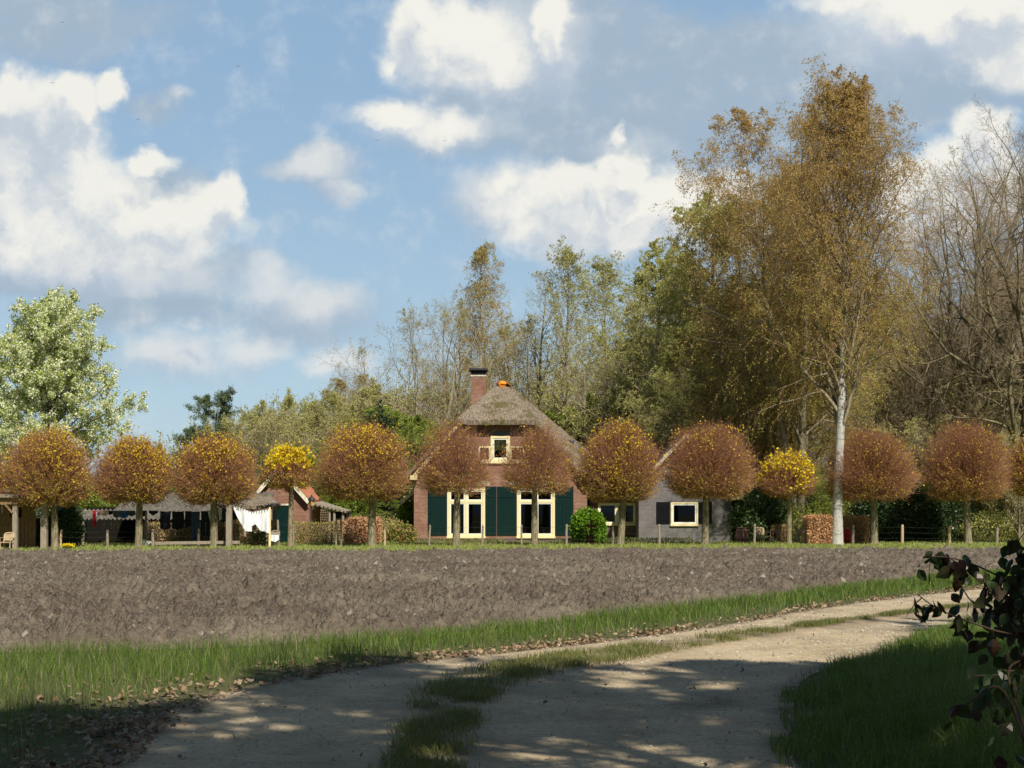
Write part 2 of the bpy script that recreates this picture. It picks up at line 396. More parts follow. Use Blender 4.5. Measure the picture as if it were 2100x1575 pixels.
M['grass_dry'] = leafmat('tired_grass_blade', [(.14, .18, .04), (.18, .20, .055), (.25, .23, .09), (.10, .14, .03)], .35, .6)
M['litter'] = leafmat('dead_leaf', [(.26, .17, .10), (.36, .25, .15), (.17, .105, .06), (.46, .35, .23), (.11, .07, .045)], .15, .8)
M['bramble'] = leafmat('shaded_bramble_leaf', [(.02, .04, .012), (.03, .05, .015), (.045, .03, .015), (.035, .015, .012), (.025, .05, .02), (.06, .06, .02)], .3, .35)  # leaf colours darkened, putting the foreground shade into the foliage
# ------------------------------------------------------------------ ground, field, track, grass
rng = np.random.default_rng(11)
def curve(pts, n=200):
    p = np.array(pts, float); d = np.r_[0, np.cumsum(np.hypot(*np.diff(p, axis=0).T))]
    # smooth the polyline a little (Catmull-Rom through the points)
    out = []
    q = np.vstack([2*p[0]-p[1], p, 2*p[-1]-p[-2]])
    for i in range(1, len(q)-2):
        m = max(3, int(n*(d[i]-d[i-1])/d[-1]))
        t = np.linspace(0, 1, m, endpoint=False)[:, None]
        out.append(.5*((2*q[i])+(-q[i-1]+q[i+1])*t+(2*q[i-1]-5*q[i]+4*q[i+1]-q[i+2])*t**2+(-q[i-1]+3*q[i]-3*q[i+1]+q[i+2])*t**3))
    out.append(p[-1:]); return np.vstack(out)
def resample(c, n):
    d = np.r_[0, np.cumsum(np.hypot(*np.diff(c, axis=0).T))]; t = np.linspace(0, d[-1], n)
    return np.c_[np.interp(t, d, c[:, 0]), np.interp(t, d, c[:, 1])]
fieldE = curve([(-40, 12), (-14, 14.8)]+[GP(*q) for q in ((0,1338),(400,1330),(700,1311),(1000,1289),(1300,1258),(1560,1228),(1700,1210),(1970,1182))]+[(17, 43), (26, 50), (40, 58)])
roadL = curve([(-2.3, -6), (-2.6, 4)]+[GP(*q) for q in ((170,1575),(270,1490),(430,1430),(600,1391),(900,1352),(1200,1320),(1500,1280),(1700,1245),(1970,1212))]+[(14.5, 35.5), (22, 42), (38, 52)])
roadR = curve([(1.6, -6), (1.7, 4)]+[GP(*q) for q in ((1640,1575),(1628,1480),(1640,1405),(1700,1372),(1850,1320),(1970,1290))]+[(11.5, 27), (17.5, 33), (25, 38.5), (40, 47)])
stripL = curve([(-.9, -6), (-.95, 4)]+[GP(*q) for q in ((785,1575),(835,1450),(890,1398),(1060,1358),(1240,1334),(1400,1316),(1700,1280),(1970,1246))]+[(13, 30), (20.5, 37.5), (38.5, 49)], 300)
stripR = curve([(-.2, -6), (-.25, 4)]+[GP(*q) for q in ((965,1575),(1010,1450),(1110,1400),(1290,1362),(1410,1338),(1500,1322),(1700,1288),(1970,1251))]+[(13.3, 29.3), (21, 37), (39, 48.5)], 300)
def yat(c, x): return np.interp(x, c[:, 0], c[:, 1])
def farY(x): return 54.6+np.clip((x+20)/42, 0, 1)*4.2+.5*np.sin(x*.3)

# one ground sheet to the horizon
m = mat('ground_earth', (.1, .1, .05), .95, .1); t = NT(m); v = t.coord(); f = t.noise(v, .8, 6, .6)
f2 = t.noise(v, 9, 4, .6)
t.base(t.mix(f2, t.ramp(f, [(.35, (.055, .075, .02)), (.6, (.085, .10, .03)), (.75, (.12, .10, .06))]), (.10, .085, .05))); t.bump(f2, .6, .03)
a = MB(); g = 1500
a.add([(-g, -g, 0), (g, -g, 0), (g, g, 0), (-g, g, 0)], [(0, 1, 2, 3)])
tag(a.build('ground', m, None, (0, 0, 0)), kind='structure')

# lawn behind the field (sheet above the ground)
m = mat('lawn', (.1, .1, .05), .95, .1); t = NT(m); v = t.coord(); f = t.noise(v, 1.3, 6, .6)
t.base(t.ramp(f, [(.3, (.17, .22, .05)), (.55, (.24, .28, .08)), (.72, (.38, .33, .17))])); t.bump(t.noise(v, 12, 3), .5, .03)
xs = np.linspace(-32, 34, 60); vs = [(x, float(farY(x))-.3, .004) for x in xs]+[(x, 84, .004) for x in xs]
a = MB(); a.add(vs, [(i, i+1, i+61, i+60) for i in range(59)]); tag(a.build('lawn', m, None, (0, 0, 0)), kind='structure')

# ploughed field: displaced clods
m = mat('ploughed_soil', (.15, .12, .1), .95, .12); t = NT(m); v = t.coord(); f = t.noise(v, 1.1, 8, .7); f3 = t.noise(v, 14, 5, .65)
c = t.ramp(f, [(.3, (.13, .102, .077)), (.5, (.20, .163, .126)), (.72, (.30, .25, .195))])
c = t.mix(t.mr(f3, .42, .62, 0, .75), c, (.105, .082, .066)); c = t.mix(t.mr(t.noise(v, .22, 5, .6), .46, .66, 0, .5), c, (.30, .26, .19))
t.base(c); t.bump(f3, 1.0, .12)
A = np.linspace(-.62, .66, 860); L = np.exp(np.linspace(np.log(13.5), np.log(60.5), 560))
AA, YY = np.meshgrid(A, L); XX = AA*YY
XX = XX+ (rng.random(XX.shape)-.5)*.0008*YY; YY = YY*(1+(rng.random(YY.shape)-.5)*.0015)
n1 = fbm(XX, YY, 1.3, 3); n2 = fbm(XX+50, YY+9, 5.5, 3); n3 = vnoise(XX*1.0, YY*1.0, 15); n4 = vnoise(XX, YY, 8)
rid = 1-np.abs(2*n2/.875-1)
H = .015+.10*(n1-.43)+.13*(np.clip(rid, 0, 1)**2-.4)*(.5+n1)+.085*(n3-.5)+.085*(n4-.5)
clod = np.clip((vnoise(XX+7, YY-3, 3.1)-.66)*3, 0, 1)*np.clip((vnoise(XX-9, YY+5, 7.3)-.3)*2, 0, 1)
H = (H-.03)*1.55+.03+clod*.17
near = yat(fieldE, XX); far = farY(XX)
edge = np.clip((YY-near)/.15, 0, 1)*np.clip((far-YY)/1.0, 0, 1)
H = .006+np.maximum(H, -.09)*edge+.095*edge
nr, nc = XX.shape; V = np.c_[XX.ravel(), YY.ravel(), H.ravel()]
idx = np.arange(nr*nc).reshape(nr, nc); Q = np.stack([idx[:-1, :-1], idx[:-1, 1:], idx[1:, 1:], idx[1:, :-1]], -1).reshape(-1, 4)
ok = ((YY > near-.15) & (YY < far+.15)); ok = (ok[:-1, :-1] & ok[1:, 1:]).ravel()
Q = Q[ok]; used = np.zeros(len(V), bool); used[Q.ravel()] = True; remap = np.cumsum(used)-1
me = np_mesh('field', V[used], [remap[Q]], m); tag(link('ploughed_field', me), kind='structure')

# loose clods lying on the ploughed soil
n = 75000; y = np.exp(rng.uniform(np.log(16), np.log(57), n)); x = rng.uniform(-.40, .40, n)*y; ok = (y > yat(fieldE, x)+.45) & (y < farY(x)-.5) & (fbm(x, y, .8, 3)+rng.random(n)*.5 > .55)
x = x[ok]; y = y[ok]; n = len(x); s = (.022+.07*rng.random(n)**2.2)*(1+.5*(y > 30)); dirs = np.array([[1,0,0],[0,1,0],[-1,0,0],[0,-1,0],[0,0,1.],[0,0,-.4]])
V = dirs[None]*s[:, None, None]*rng.uniform(.6, 1.5, (n, 6, 1))+rng.normal(0, .25, (n, 6, 3))*s[:, None, None]; ang = rng.random(n)*6.28; cs, sn = np.cos(ang)[:, None], np.sin(ang)[:, None]
V = np.stack([V[..., 0]*cs-V[..., 1]*sn, V[..., 0]*sn+V[..., 1]*cs, V[..., 2]*.8], -1)+np.c_[x, y, .07+.05*rng.random(n)][:, None]
i = np.arange(n)[:, None]*6; Fc = np.vstack([i+[a_, b_, 4] for a_, b_ in ((0,1),(1,2),(2,3),(3,0))]+[i+[b_, a_, 5] for a_, b_ in ((0,1),(1,2),(2,3),(3,0))])
tag(link('soil_clods', np_mesh('soil_clods', V.reshape(-1, 3), [Fc], leafmat('clod_soil', [(.12, .098, .078), (.20, .17, .14), (.27, .235, .20), (.16, .13, .105)], 0, .95))), kind='stuff')

# the sandy track
m = mat('sandy_track', (.4, .34, .26), .95, .1); t = NT(m); v = t.coord(); f = t.noise(v, .9, 7, .62); f2 = t.noise(v, 22, 5, .7); f4 = t.noise(t.coord((1, 2.4, 1)), 5, 6, .7)
c = t.ramp(f, [(.3, (.33, .255, .16)), (.5, (.44, .35, .225)), (.7, (.52, .42, .28))])
c = t.mix(t.mr(f4, .5, .68, 0, .42), c, (.21, .165, .115)); c = t.mix(t.mr(f2, .53, .66, 0, .7), c, (.16, .125, .09)); c = t.mix(t.mr(f2, .28, .38, .6, 0), c, (.56, .49, .38))
at = t.node('ShaderNodeAttribute'); at.attribute_name = 'dirt'
c = t.mix(at.outputs['Fac'], c, (.13, .10, .075)); t.base(c); t.bump(f2, .6, .02)
n, kx = 1500, 90
l = resample(roadL, n); r = resample(roadR, n)
cm = (resample(stripL, n)+resample(stripR, n))/2
w = np.linspace(0, 1, kx)
XX = l[:, :1]*(1-w)+r[:, :1]*w; YY = l[:, 1:]*(1-w)+r[:, 1:]*w
# distance from centre strip for the ruts
from_c = np.min(np.hypot(XX[:, :, None]-cm[::10, 0][None, None, :], YY[:, :, None]-cm[::10, 1][None, None, :]), axis=2)
H = .010+.04*np.exp(-(from_c/.45)**2)-.012*np.exp(-((from_c-1.05)/.35)**2)+.012*(fbm(XX, YY, 2.2, 4)-.5)+.006*(vnoise(XX, YY, 15)-.5)+.008*(vnoise(XX, YY, 31)-.5)*(YY < 25)
we = np.minimum(w, 1-w)[None, :]; H = H-.004+.0*we+.0*we
dirt = np.clip(.30*np.clip((fbm(XX, YY, 1.4, 4)-.45)*6, 0, 1)+.75*np.exp(-(from_c/.36)**2)+.8*np.exp(-(we/.035)**2)+.5*np.clip((fbm(XX, YY, .9, 4)-.52)*5, 0, 1)*np.exp(-((1-w[None, :])/.3)**2), 0, 1)*(.4+1.2*fbm(XX, YY, 6, 3))
idx = np.arange(n*kx).reshape(n, kx); Q = np.stack([idx[:-1, :-1], idx[:-1, 1:], idx[1:, 1:], idx[1:, :-1]], -1).reshape(-1, 4)
me = np_mesh('track', np.c_[XX.ravel(), YY.ravel(), np.maximum(H, .004).ravel()], [Q], m, smooth=True, attr={'dirt': np.clip(dirt, 0, 1).ravel()})
tag(link('sandy_track', me), kind='structure')

def blades(xy, h, w, lean=.5, z0=0.0, seed=0):
    r = np.random.default_rng(seed); n = len(xy); a = r.random(n)*2*np.pi; b = r.random(n)*2*np.pi
    sx = np.cos(a)*w/2; sy = np.sin(a)*w/2; ln = np.abs(r.normal(0, 1, n))*lean*h
    dx = np.cos(b)*ln; dy = np.sin(b)*ln
    V = np.zeros((n, 5, 3)); V[:, 0, 0] = xy[:, 0]-sx; V[:, 0, 1] = xy[:, 1]-sy; V[:, 1, 0] = xy[:, 0]+sx; V[:, 1, 1] = xy[:, 1]+sy; V[:, 0:2, 2] = z0
    mx = xy[:, 0]+dx*.3; my = xy[:, 1]+dy*.3
    V[:, 2, 0] = mx-sx*.75; V[:, 2, 1] = my-sy*.75; V[:, 3, 0] = mx+sx*.75; V[:, 3, 1] = my+sy*.75; V[:, 2:4, 2] = z0+(h*.6)[:, None]
    V[:, 4, 0] = xy[:, 0]+dx; V[:, 4, 1] = xy[:, 1]+dy; V[:, 4, 2] = z0+h*np.sqrt(np.clip(1-(ln/h)**2*.35, .3, 1))
    i = np.arange(n)[:, None]*5
    return V.reshape(-1, 3), np.vstack([i+[0, 1, 3], i+[0, 3, 2], i+[2, 3, 4]])
def norm3(a): return a/(np.linalg.norm(a, axis=-1, keepdims=True)+1e-9)
def scatter_quads(pos, size, seed=0, flat=.0, aspect=1.0, nrm=None):
    """small bent leaf quads (two triangles folded) at pos; flat=1 keeps them lying"""
    r = np.random.default_rng(seed); n = len(pos); d = r.normal(0, 1, (n, 3)); d[:, 2] *= (1-flat); d /= np.linalg.norm(d, axis=1)[:, None]+1e-9
    u = r.normal(0, 1, (n, 3)); u[:, 2] *= (1-flat); u -= d*np.sum(u*d, 1)[:, None]; u /= np.linalg.norm(u, axis=1)[:, None]+1e-9
    nn = np.cross(d, u); size = np.broadcast_to(np.asarray(size, float), (n,))[:, None]
    a = pos-d*size*.5; b = pos+u*size*.32*aspect+nn*size*.08; c = pos+d*size*.5; e = pos-u*size*.32*aspect+nn*size*.08
    V = np.stack([a, b, c, e], 1).reshape(-1, 3); i = np.arange(n)[:, None]*4
    return V, i+[0, 1, 2, 3]
def polyfill(A, B, n, seed):   # random points between two curves of equal parameter
    r = np.random.default_rng(seed); a = resample(A, 600); b = resample(B, 600); t = r.random(n)*599; i = t.astype(int).clip(0, 598); f = (t-i)[:, None]
    pa = a[i]*(1-f)+a[i+1]*f; pb = b[i]*(1-f)+b[i+1]*f; s = r.random(n)[:, None]
    return pa*(1-s)+pb*s, s[:, 0]

# left verge between track and field
r = np.random.default_rng(3)
n = 460000; x = r.uniform(-9.5, 22, n); lo = np.interp(x, roadL[:, 0], roadL[:, 1]); 
rl = roadL[roadL[:, 1] > 8.0]
def road_y(x): return np.where(x < rl[0, 0], 4.0, np.interp(x, rl[:, 0], rl[:, 1]))
def left_of_road(x, y): return x < np.interp(y, roadL[:, 1], roadL[:, 0])
hiY = yat(fieldE, x)
y = r.uniform(7.0, 44, n)
near = yat(fieldE, x); dist_f = near-y
dx = np.interp(y, roadL[:, 1], roadL[:, 0])-x
wob = .5*(fbm(x, y, 1.1, 3)-.45)
dr = np.minimum(dx*.85, np.abs(dx))
keep = (dist_f > -.12+wob*.6) & (dx > 0.12) & (x > -.62*y-2) & (x < .40*y+3)
# thin out close to the track where the dead leaves lie, and with distance
gap = np.clip((yat(roadL, x)*0+dx)/np.where(y < 16, 1.6, 2.2), 0, 1)
dens = np.clip(.07+1.5*np.clip(gap-.15-wob*.4, 0, 1)**.8, 0, 1)*np.where(x < -2.2, np.clip(.45+fbm(x, y, .9, 3)*1.1, .5, 1), 1)
keep &= r.random(n) < dens
xy = np.c_[x, y][keep]; yy_ = xy[:, 1]
h = (.10+.16*r.random(len(xy)))*(.35+1.3*fbm(xy[:, 0], xy[:, 1], 1.4, 3))*np.clip(.45+(yat(fieldE, xy[:, 0])-yy_+.2)*.9, .55, 1.0)
wd = np.clip(.0045*yy_/12, .004, .012)*(0.7+.6*r.random(len(xy)))
V, Fc = blades(xy, h, wd, .65, 0, 1)
tag(link('verge_grass', np_mesh('verge_grass', V, [Fc], M['grass'])), kind='stuff')
# right verge, nearer, taller
n = 210000; y = 5.5+r.random(n)**1.4*28; x = np.interp(y, roadR[:, 1], roadR[:, 0])+r.random(n)**1.2*(2.5+y*.16)-.12
wob = 1.5*(fbm(x, y, 1.3, 4)-.47); gap = x-np.interp(y, roadR[:, 1], roadR[:, 0])
keep = (gap > wob*.5-.22) & (r.random(n) < np.clip(.05+(gap-wob)*1.3, .02, 1)) & (x < .42*y+1.0)
xy = np.c_[x, y][keep]; g = gap[keep]
h = (.13+.22*r.random(len(xy)))*(.45+1.15*fbm(xy[:, 0], xy[:, 1], 1.7, 3))*np.clip(.4+g*.8, .4, 1.5)
wd = (.0045+.003*r.random(len(xy)))*np.clip(xy[:, 1]/10, .8, 1.6)
V, Fc = blades(xy, h, wd, .75, 0, 2)
tag(link('roadside_grass', np_mesh('roadside_grass', V, [Fc], M['grass'])), kind='stuff')
# centre strip of the track
xy, s = polyfill(stripL, stripR, 190000, 4)
k = (xy[:, 1] > 7.5) & (xy[:, 1] < 40); xy = xy[k]; s = s[k]
cl = fbm(xy[:, 0], xy[:, 1], 2.3, 3)
k = r.random(len(xy)) < np.clip((cl-.32)*4.5, .04, 1)*np.clip(np.minimum(s, 1-s)*4+.1, 0, 1)*np.where(xy[:, 1] > 22, .45, 1)
xy = xy[k]; xy += r.normal(0, .04, xy.shape)
h = (.035+.065*r.random(len(xy)))*(.6+.8*cl[k]); V, Fc = blades(xy, h, .005+.003*r.random(len(xy)), .8, .03, 5)
tag(link('track_grass', np_mesh('track_grass', V, [Fc], M['grass_dry'])), kind='stuff')
# far grass strip by the fence
n = 150000; x = r.uniform(-27, 32, n); y = farY(x)-.5+r.random(n)**1.3*19; k = fbm(x, y, .7, 3)
ok = (np.abs(x) < .39*y) & (r.random(n) < .35+k); x = x[ok]; y = y[ok]; k = k[ok]
dfe = np.clip((y-farY(x))/8, 0, 1)
h = (.05+.10*r.random(len(x)))*(.5+1.1*k)*(.6+.9*dfe); V, Fc = blades(np.c_[x, y], h, .028+.02*r.random(len(x)), .5, 0, 6)
tag(link('lawn_grass', np_mesh('lawn_grass', V, [Fc], M['grass_far'])), kind='stuff')
# weeds in the field
n = 5200; y = np.exp(r.uniform(np.log(17), np.log(57), n)); x = r.uniform(-.37, .38, n)*y; ok = (y > yat(fieldE, x)+.3) & (y < farY(x)-.5) & (fbm(x, y, .5, 3)+r.random(n)*.3 > .52)
c0 = np.c_[x, y][ok]; xy = np.repeat(c0, 9, 0)+r.normal(0, .045, (len(c0)*9, 2)); V, Fc = blades(xy, .05+.06*r.random(len(xy)), .02+.012*r.random(len(xy)), .8, .05, 7)
tag(link('field_weeds', np_mesh('field_weeds', V, [Fc], leafmat('weed_leaf', [(.16, .26, .03), (.24, .30, .05), (.36, .33, .13)], .3))), kind='stuff')
# dead leaves along the left edge of the track, a few on it and on the far bank
n = 12000; y = 8+r.random(n)**1.25*24; off = r.gamma(1.4, .28, n)-.22; x = np.interp(y, roadL[:, 1], roadL[:, 0])-off*np.where(y < 14, 1.35, .8)
k = fbm(x, y, 1.2, 3); ok = r.random(n) < np.clip((k-.25)*2.2, .1, 1)*np.where(y > 20, .35, 1)
x = x[ok]; y = y[ok]; m2 = 220; y2 = 8+r.random(m2)*18; t2 = r.random(m2); xl = np.interp(y2, roadL[:, 1], roadL[:, 0]); xr = np.interp(y2, roadR[:, 1], roadR[:, 0])+.6
x = np.r_[x, xl*(1-t2)+xr*t2]; y = np.r_[y, y2]
n = len(x); pos = np.c_[x, y, .022+.04*r.random(n)**2]; s = .014+.024*r.random(n); s[-220:] *= .75; d = norm3(r.normal(0, 1, (n, 3))*[1, 1, .35]); u = norm3(np.cross(d, norm3(r.normal(0, .5, (n, 3))+[0, 0, 1.0]))); w = np.cross(d, u)
aa = np.arange(8)/8*2*np.pi; rad = r.uniform(.55, 1.25, (n, 8)); rad[:, ::2] *= .75; cu = r.uniform(-.5, .9, (n, 1)); lx = np.cos(aa)*rad*1.35; ly = np.sin(aa)*rad*.8
V = pos[:, None]+s[:, None, None]*(d[:, None]*lx[..., None]+u[:, None]*ly[..., None]+w[:, None]*(cu*(lx**2+.6*ly**2))[..., None]); V[..., 2] = np.maximum(V[..., 2], .012); C_ = pos
V = np.concatenate([V, pos[:, None]], 1).reshape(-1, 3); i = np.arange(n)[:, None]*9; Fc = np.vstack([i+[k_, (k_+1) % 8, 8] for k_ in range(8)])
tag(link('leaf_litter', np_mesh('leaf_litter', V, [Fc], M['litter'])), kind='stuff')
# pebbles and crumbs on the track
n = 9000; y = 7.5+r.random(n)**1.3*22; t2 = r.random(n); xl = np.interp(y, roadL[:, 1], roadL[:, 0]); xr = np.interp(y, roadR[:, 1], roadR[:, 0]); x = xl*(1-t2)+xr*t2
s = .005+.012*r.random(n)**3+.004*(y > 14); tv = np.array([[1, 0, 0], [-.4, .9, 0], [-.5, -.8, 0], [.05, 0, .8]])
ang = r.random(n)*6.28; cs, sn = np.cos(ang), np.sin(ang); V = np.zeros((n, 4, 3))
for q in range(4):
    V[:, q, 0] = x+(tv[q, 0]*cs-tv[q, 1]*sn)*s; V[:, q, 1] = y+(tv[q, 0]*sn+tv[q, 1]*cs)*s; V[:, q, 2] = .012+tv[q, 2]*s
i = np.arange(n)[:, None]*4; Fc = np.vstack([i+[0, 1, 3], i+[1, 2, 3], i+[2, 0, 3]])
tag(link('pebbles', np_mesh('pebbles', V.reshape(-1, 3), [Fc], leafmat('pebble', [(.45, .42, .36), (.25, .22, .18), (.6, .57, .5), (.12, .10, .08)], 0, .8))), kind='stuff')
# ------------------------------------------------------------------ trees
def norm(a): return a/(np.linalg.norm(a, axis=-1, keepdims=True)+1e-9)
def grow_level(r, PP, RR, c, start, end, ang, angv, lratio, lshape, segs, wander, trop, rratio, rtip, rmin=.002, shapeP=None):
    """children of the paths PP (N,S,3): returns (N*c, segs+1, 3) and radii"""
    N, S, _ = PP.shape; plen = np.sum(np.linalg.norm(np.diff(PP, axis=1), axis=2), 1)
    t = start+(end-start)*((np.arange(c)[None, :]+r.random((N, c)))/c)
    f = t*(S-1); i = np.clip(f.astype(int), 0, S-2); w = (f-i)[..., None]; n = np.arange(N)[:, None]
    a = PP[n, i]; b = PP[n, i+1]; pos = a*(1-w)+b*w; tan = norm(b-a); rad = RR[n, i]*(1-w[..., 0])+RR[n, i+1]*w[..., 0]
    az = r.random((N, 1))*6.28+np.arange(c)[None, :]*2.4+r.normal(0, .5, (N, c))
    up = np.broadcast_to(np.array([.01, .02, 1.0]), tan.shape); ref = norm(np.cross(tan, up)+1e-4); ref2 = np.cross(tan, ref)
    an = ang+r.normal(0, angv, (N, c)) if np.isscalar(ang) else ang(t)+r.normal(0, angv, (N, c))
    side = ref*np.cos(az)[..., None]+ref2*np.sin(az)[..., None]
    d = tan*np.cos(an)[..., None]+side*np.sin(an)[..., None]
    ln = plen[:, None]*lratio*(lshape(t) if lshape else 1)*r.uniform(.7, 1.25, (N, c))
    M_ = N*c; pos = pos.reshape(M_, 3); d = d.reshape(M_, 3); ln = ln.reshape(M_); r0 = np.maximum((rad*rratio).reshape(M_), rmin)
    path = [pos]; cur = pos
    for s in range(segs):
        tr = trop(s/segs) if callable(trop) else trop
        d = norm(d+r.normal(0, wander, d.shape)+np.array([0, 0, 1.0])*tr); cur = cur+d*(ln/segs)[:, None]; path.append(cur)
    path = np.stack(path, 1); tt = np.linspace(0, 1, segs+1)[None, :]
    rr = np.maximum(r0[:, None]*(1-tt*(1-rtip)), rmin*.7)
    return path, rr
def tubes(PP, RR, k):
    N, S, _ = PP.shape; tan = np.zeros_like(PP); tan[:, 1:-1] = PP[:, 2:]-PP[:, :-2]; tan[:, 0] = PP[:, 1]-PP[:, 0]; tan[:, -1] = PP[:, -1]-PP[:, -2]
    tan = norm(tan); ref = norm(np.cross(tan, np.array([.31, .77, .1]))+1e-5); r2 = np.cross(tan, ref)
    a = np.arange(k)*2*np.pi/k; V = PP[:, :, None, :]+RR[:, :, None, None]*(ref[:, :, None, :]*np.cos(a)[None, None, :, None]+r2[:, :, None, :]*np.sin(a)[None, None, :, None])
    idx = np.arange(N*S*k).reshape(N, S, k); nx = np.roll(idx, -1, 2)
    Q = np.stack([idx[:, :-1], nx[:, :-1], nx[:, 1:], idx[:, 1:]], -1).reshape(-1, 4)
    return V.reshape(-1, 3), Q
def join(parts):
    Vs = []; Qs = []; o = 0
    for V, Q in parts: Vs.append(V); Qs.append(Q+o); o += len(V)
    return np.vstack(Vs), np.vstack(Qs)
def points_on(r, PP, n, a=.0, b=1.0):
    N, S, _ = PP.shape; i = r.integers(0, N, n); f = (a+(b-a)*r.random(n))*(S-1); j = np.clip(f.astype(int), 0, S-2); w = (f-j)[:, None]
    return PP[i, j]*(1-w)+PP[i, j+1]*w
def make_tree(name, trunk_parts, crown_parts, leafsets, matb, matt, label, cat, loc=(0, 0, 0), group=None, rz=0, scale=(1, 1, 1), limb=None):
    """trunk_parts: list of (V,Q) bark; crown_parts: twigs; leafsets: list of (V,Q,material)"""
    root = empty(name, loc, label, cat, group, rz, scale)
    V, Q = join(trunk_parts); nt = len(trunk_parts[0][1])
    link('trunk', np_mesh('trunk', V, [Q[:nt], Q[nt:]], [matb, limb or matb], [0, 1], smooth=True), root)
    Vs = []; Fs = []; mi = []; mats = []; o = 0
    if crown_parts:
        V, Q = join(crown_parts); Vs.append(V); Fs.append(Q); mi.append(0); mats.append(matt); o = len(V)
    for V, Q, m in leafsets:
        Vs.append(V); Fs.append(Q+o); o += len(V); mi.append(len(mats)); mats.append(m)
    link('crown', np_mesh('crown', np.vstack(Vs), Fs, mats, mi), root)
    return root
def trunk_path(r, H, lean=(0, 0), segs=14, wob=.02, base=(0, 0), bend=1.0):
    t = np.linspace(0, 1, segs+1); w = np.cumsum(r.normal(0, wob*H/segs*2.2, (segs+1, 2)), 0)*t[:, None]
    return np.c_[base[0]+lean[0]*t**bend+w[:, 0], base[1]+lean[1]*t**bend+w[:, 1], t*H][None]
def rad_path(r0, segs, p=.9, tip=.06): t = np.linspace(0, 1, segs+1); q = r0*((1-t)**p*(1-tip)+tip); q[0] *= 1.25; return q[None]

def generic(seed, H, r0, stems=1, spread=.15, crown=.35, w=.35, n1=22, n2=8, n3=6, n4=4, ang=.9, trop1=.05, trop2=.02, wander=.12, leaf=None, nleaf=0, lsize=.12, matb='bark', matt='twig_br',
            label='', cat='tree', name='bare_tree', loc=(0, 0, 0), group=None, rz=0, droop=0.0, byh=None, l4=.55, s4=3, shape=None, twr=.006, leaf2=None, leaf2p=0., wob=.03, r4=.004, scale=(1, 1, 1), aspect=1., lean=(0, 0)):
    r = np.random.default_rng(seed); T = []; TR = []
    for s in range(stems):
        a = 6.28*s/stems+r.random()*.8; sp = 0 if stems == 1 else spread*H
        h = H*(1 if s == 0 else r.uniform(.78, .98)); T.append(trunk_path(r, h, (math.cos(a)*sp*r.uniform(.6, 1.2)+lean[0], math.sin(a)*sp*r.uniform(.6, 1.2)+lean[1]), 14, wob)); TR.append(rad_path(r0*(1 if s == 0 else .75), 14))
    T = np.concatenate(T); TR = np.concatenate(TR)
    shape = shape or (lambda t: np.clip(np.sin(np.pi*np.clip((t-crown)/(1-crown)*.80+.18, 0, 1))**.8, .15, 1))
    p1, q1 = grow_level(r, T, TR, max(3, n1//stems), crown, .985, lambda t: ang*(1.15-.55*t), .16, w, shape, 8, wander, trop1, .5, .2, .012)
    p2, q2 = grow_level(r, p1, q1, n2, .18, .98, .75, .2, .48, lambda t: 1.15-.7*t, 6, wander*1.2, trop2, .55, .25, .007)
    p3, q3 = grow_level(r, p2, q2, n3, .12, 1.0, .7, .25, .5, lambda t: 1.1-.6*t, 4, wander*1.4, lambda s: trop2-droop*s, .55, .3, twr)
    parts = [tubes(T, TR, 9), tubes(p1, q1, 6), tubes(p2, q2, 4)]
    cr = [tubes(p3, q3, 3)]
    last = p3
    if n4:
        p4, q4 = grow_level(r, p3, q3, n4, .15, 1.0, .65, .3, l4, None, s4, wander*1.5, lambda s: trop2-droop*(.5+s), .6, .5, r4); cr.append(tubes(p4, q4, 3)); last = p4
    ls = []
    if leaf and nleaf:
        def add(nl, mm, sd):
            pos = points_on(r, last, nl, .25, 1.0)+r.normal(0, .05, (nl, 3))
            if byh: hh = pos[:, 2]/H+r.normal(0, .14, nl); pos = pos[(hh < byh) if mm == leaf2 else (hh >= byh)]; nl = len(pos)
            V, Q = scatter_quads(pos, lsize*r.uniform(.6, 1.3, nl), sd, 0, aspect); ls.append((V, Q, M[mm]))
        if leaf2: add(int(nleaf*leaf2p), leaf2, seed+1)
        add(int(nleaf*(1-(leaf2p if leaf2 else 0))), leaf, seed)
    return make_tree(name, parts, cr, ls, M[matb], M[matt], label, cat, loc, group, rz, scale, M['bark'] if matb == 'bark_birch' else None)

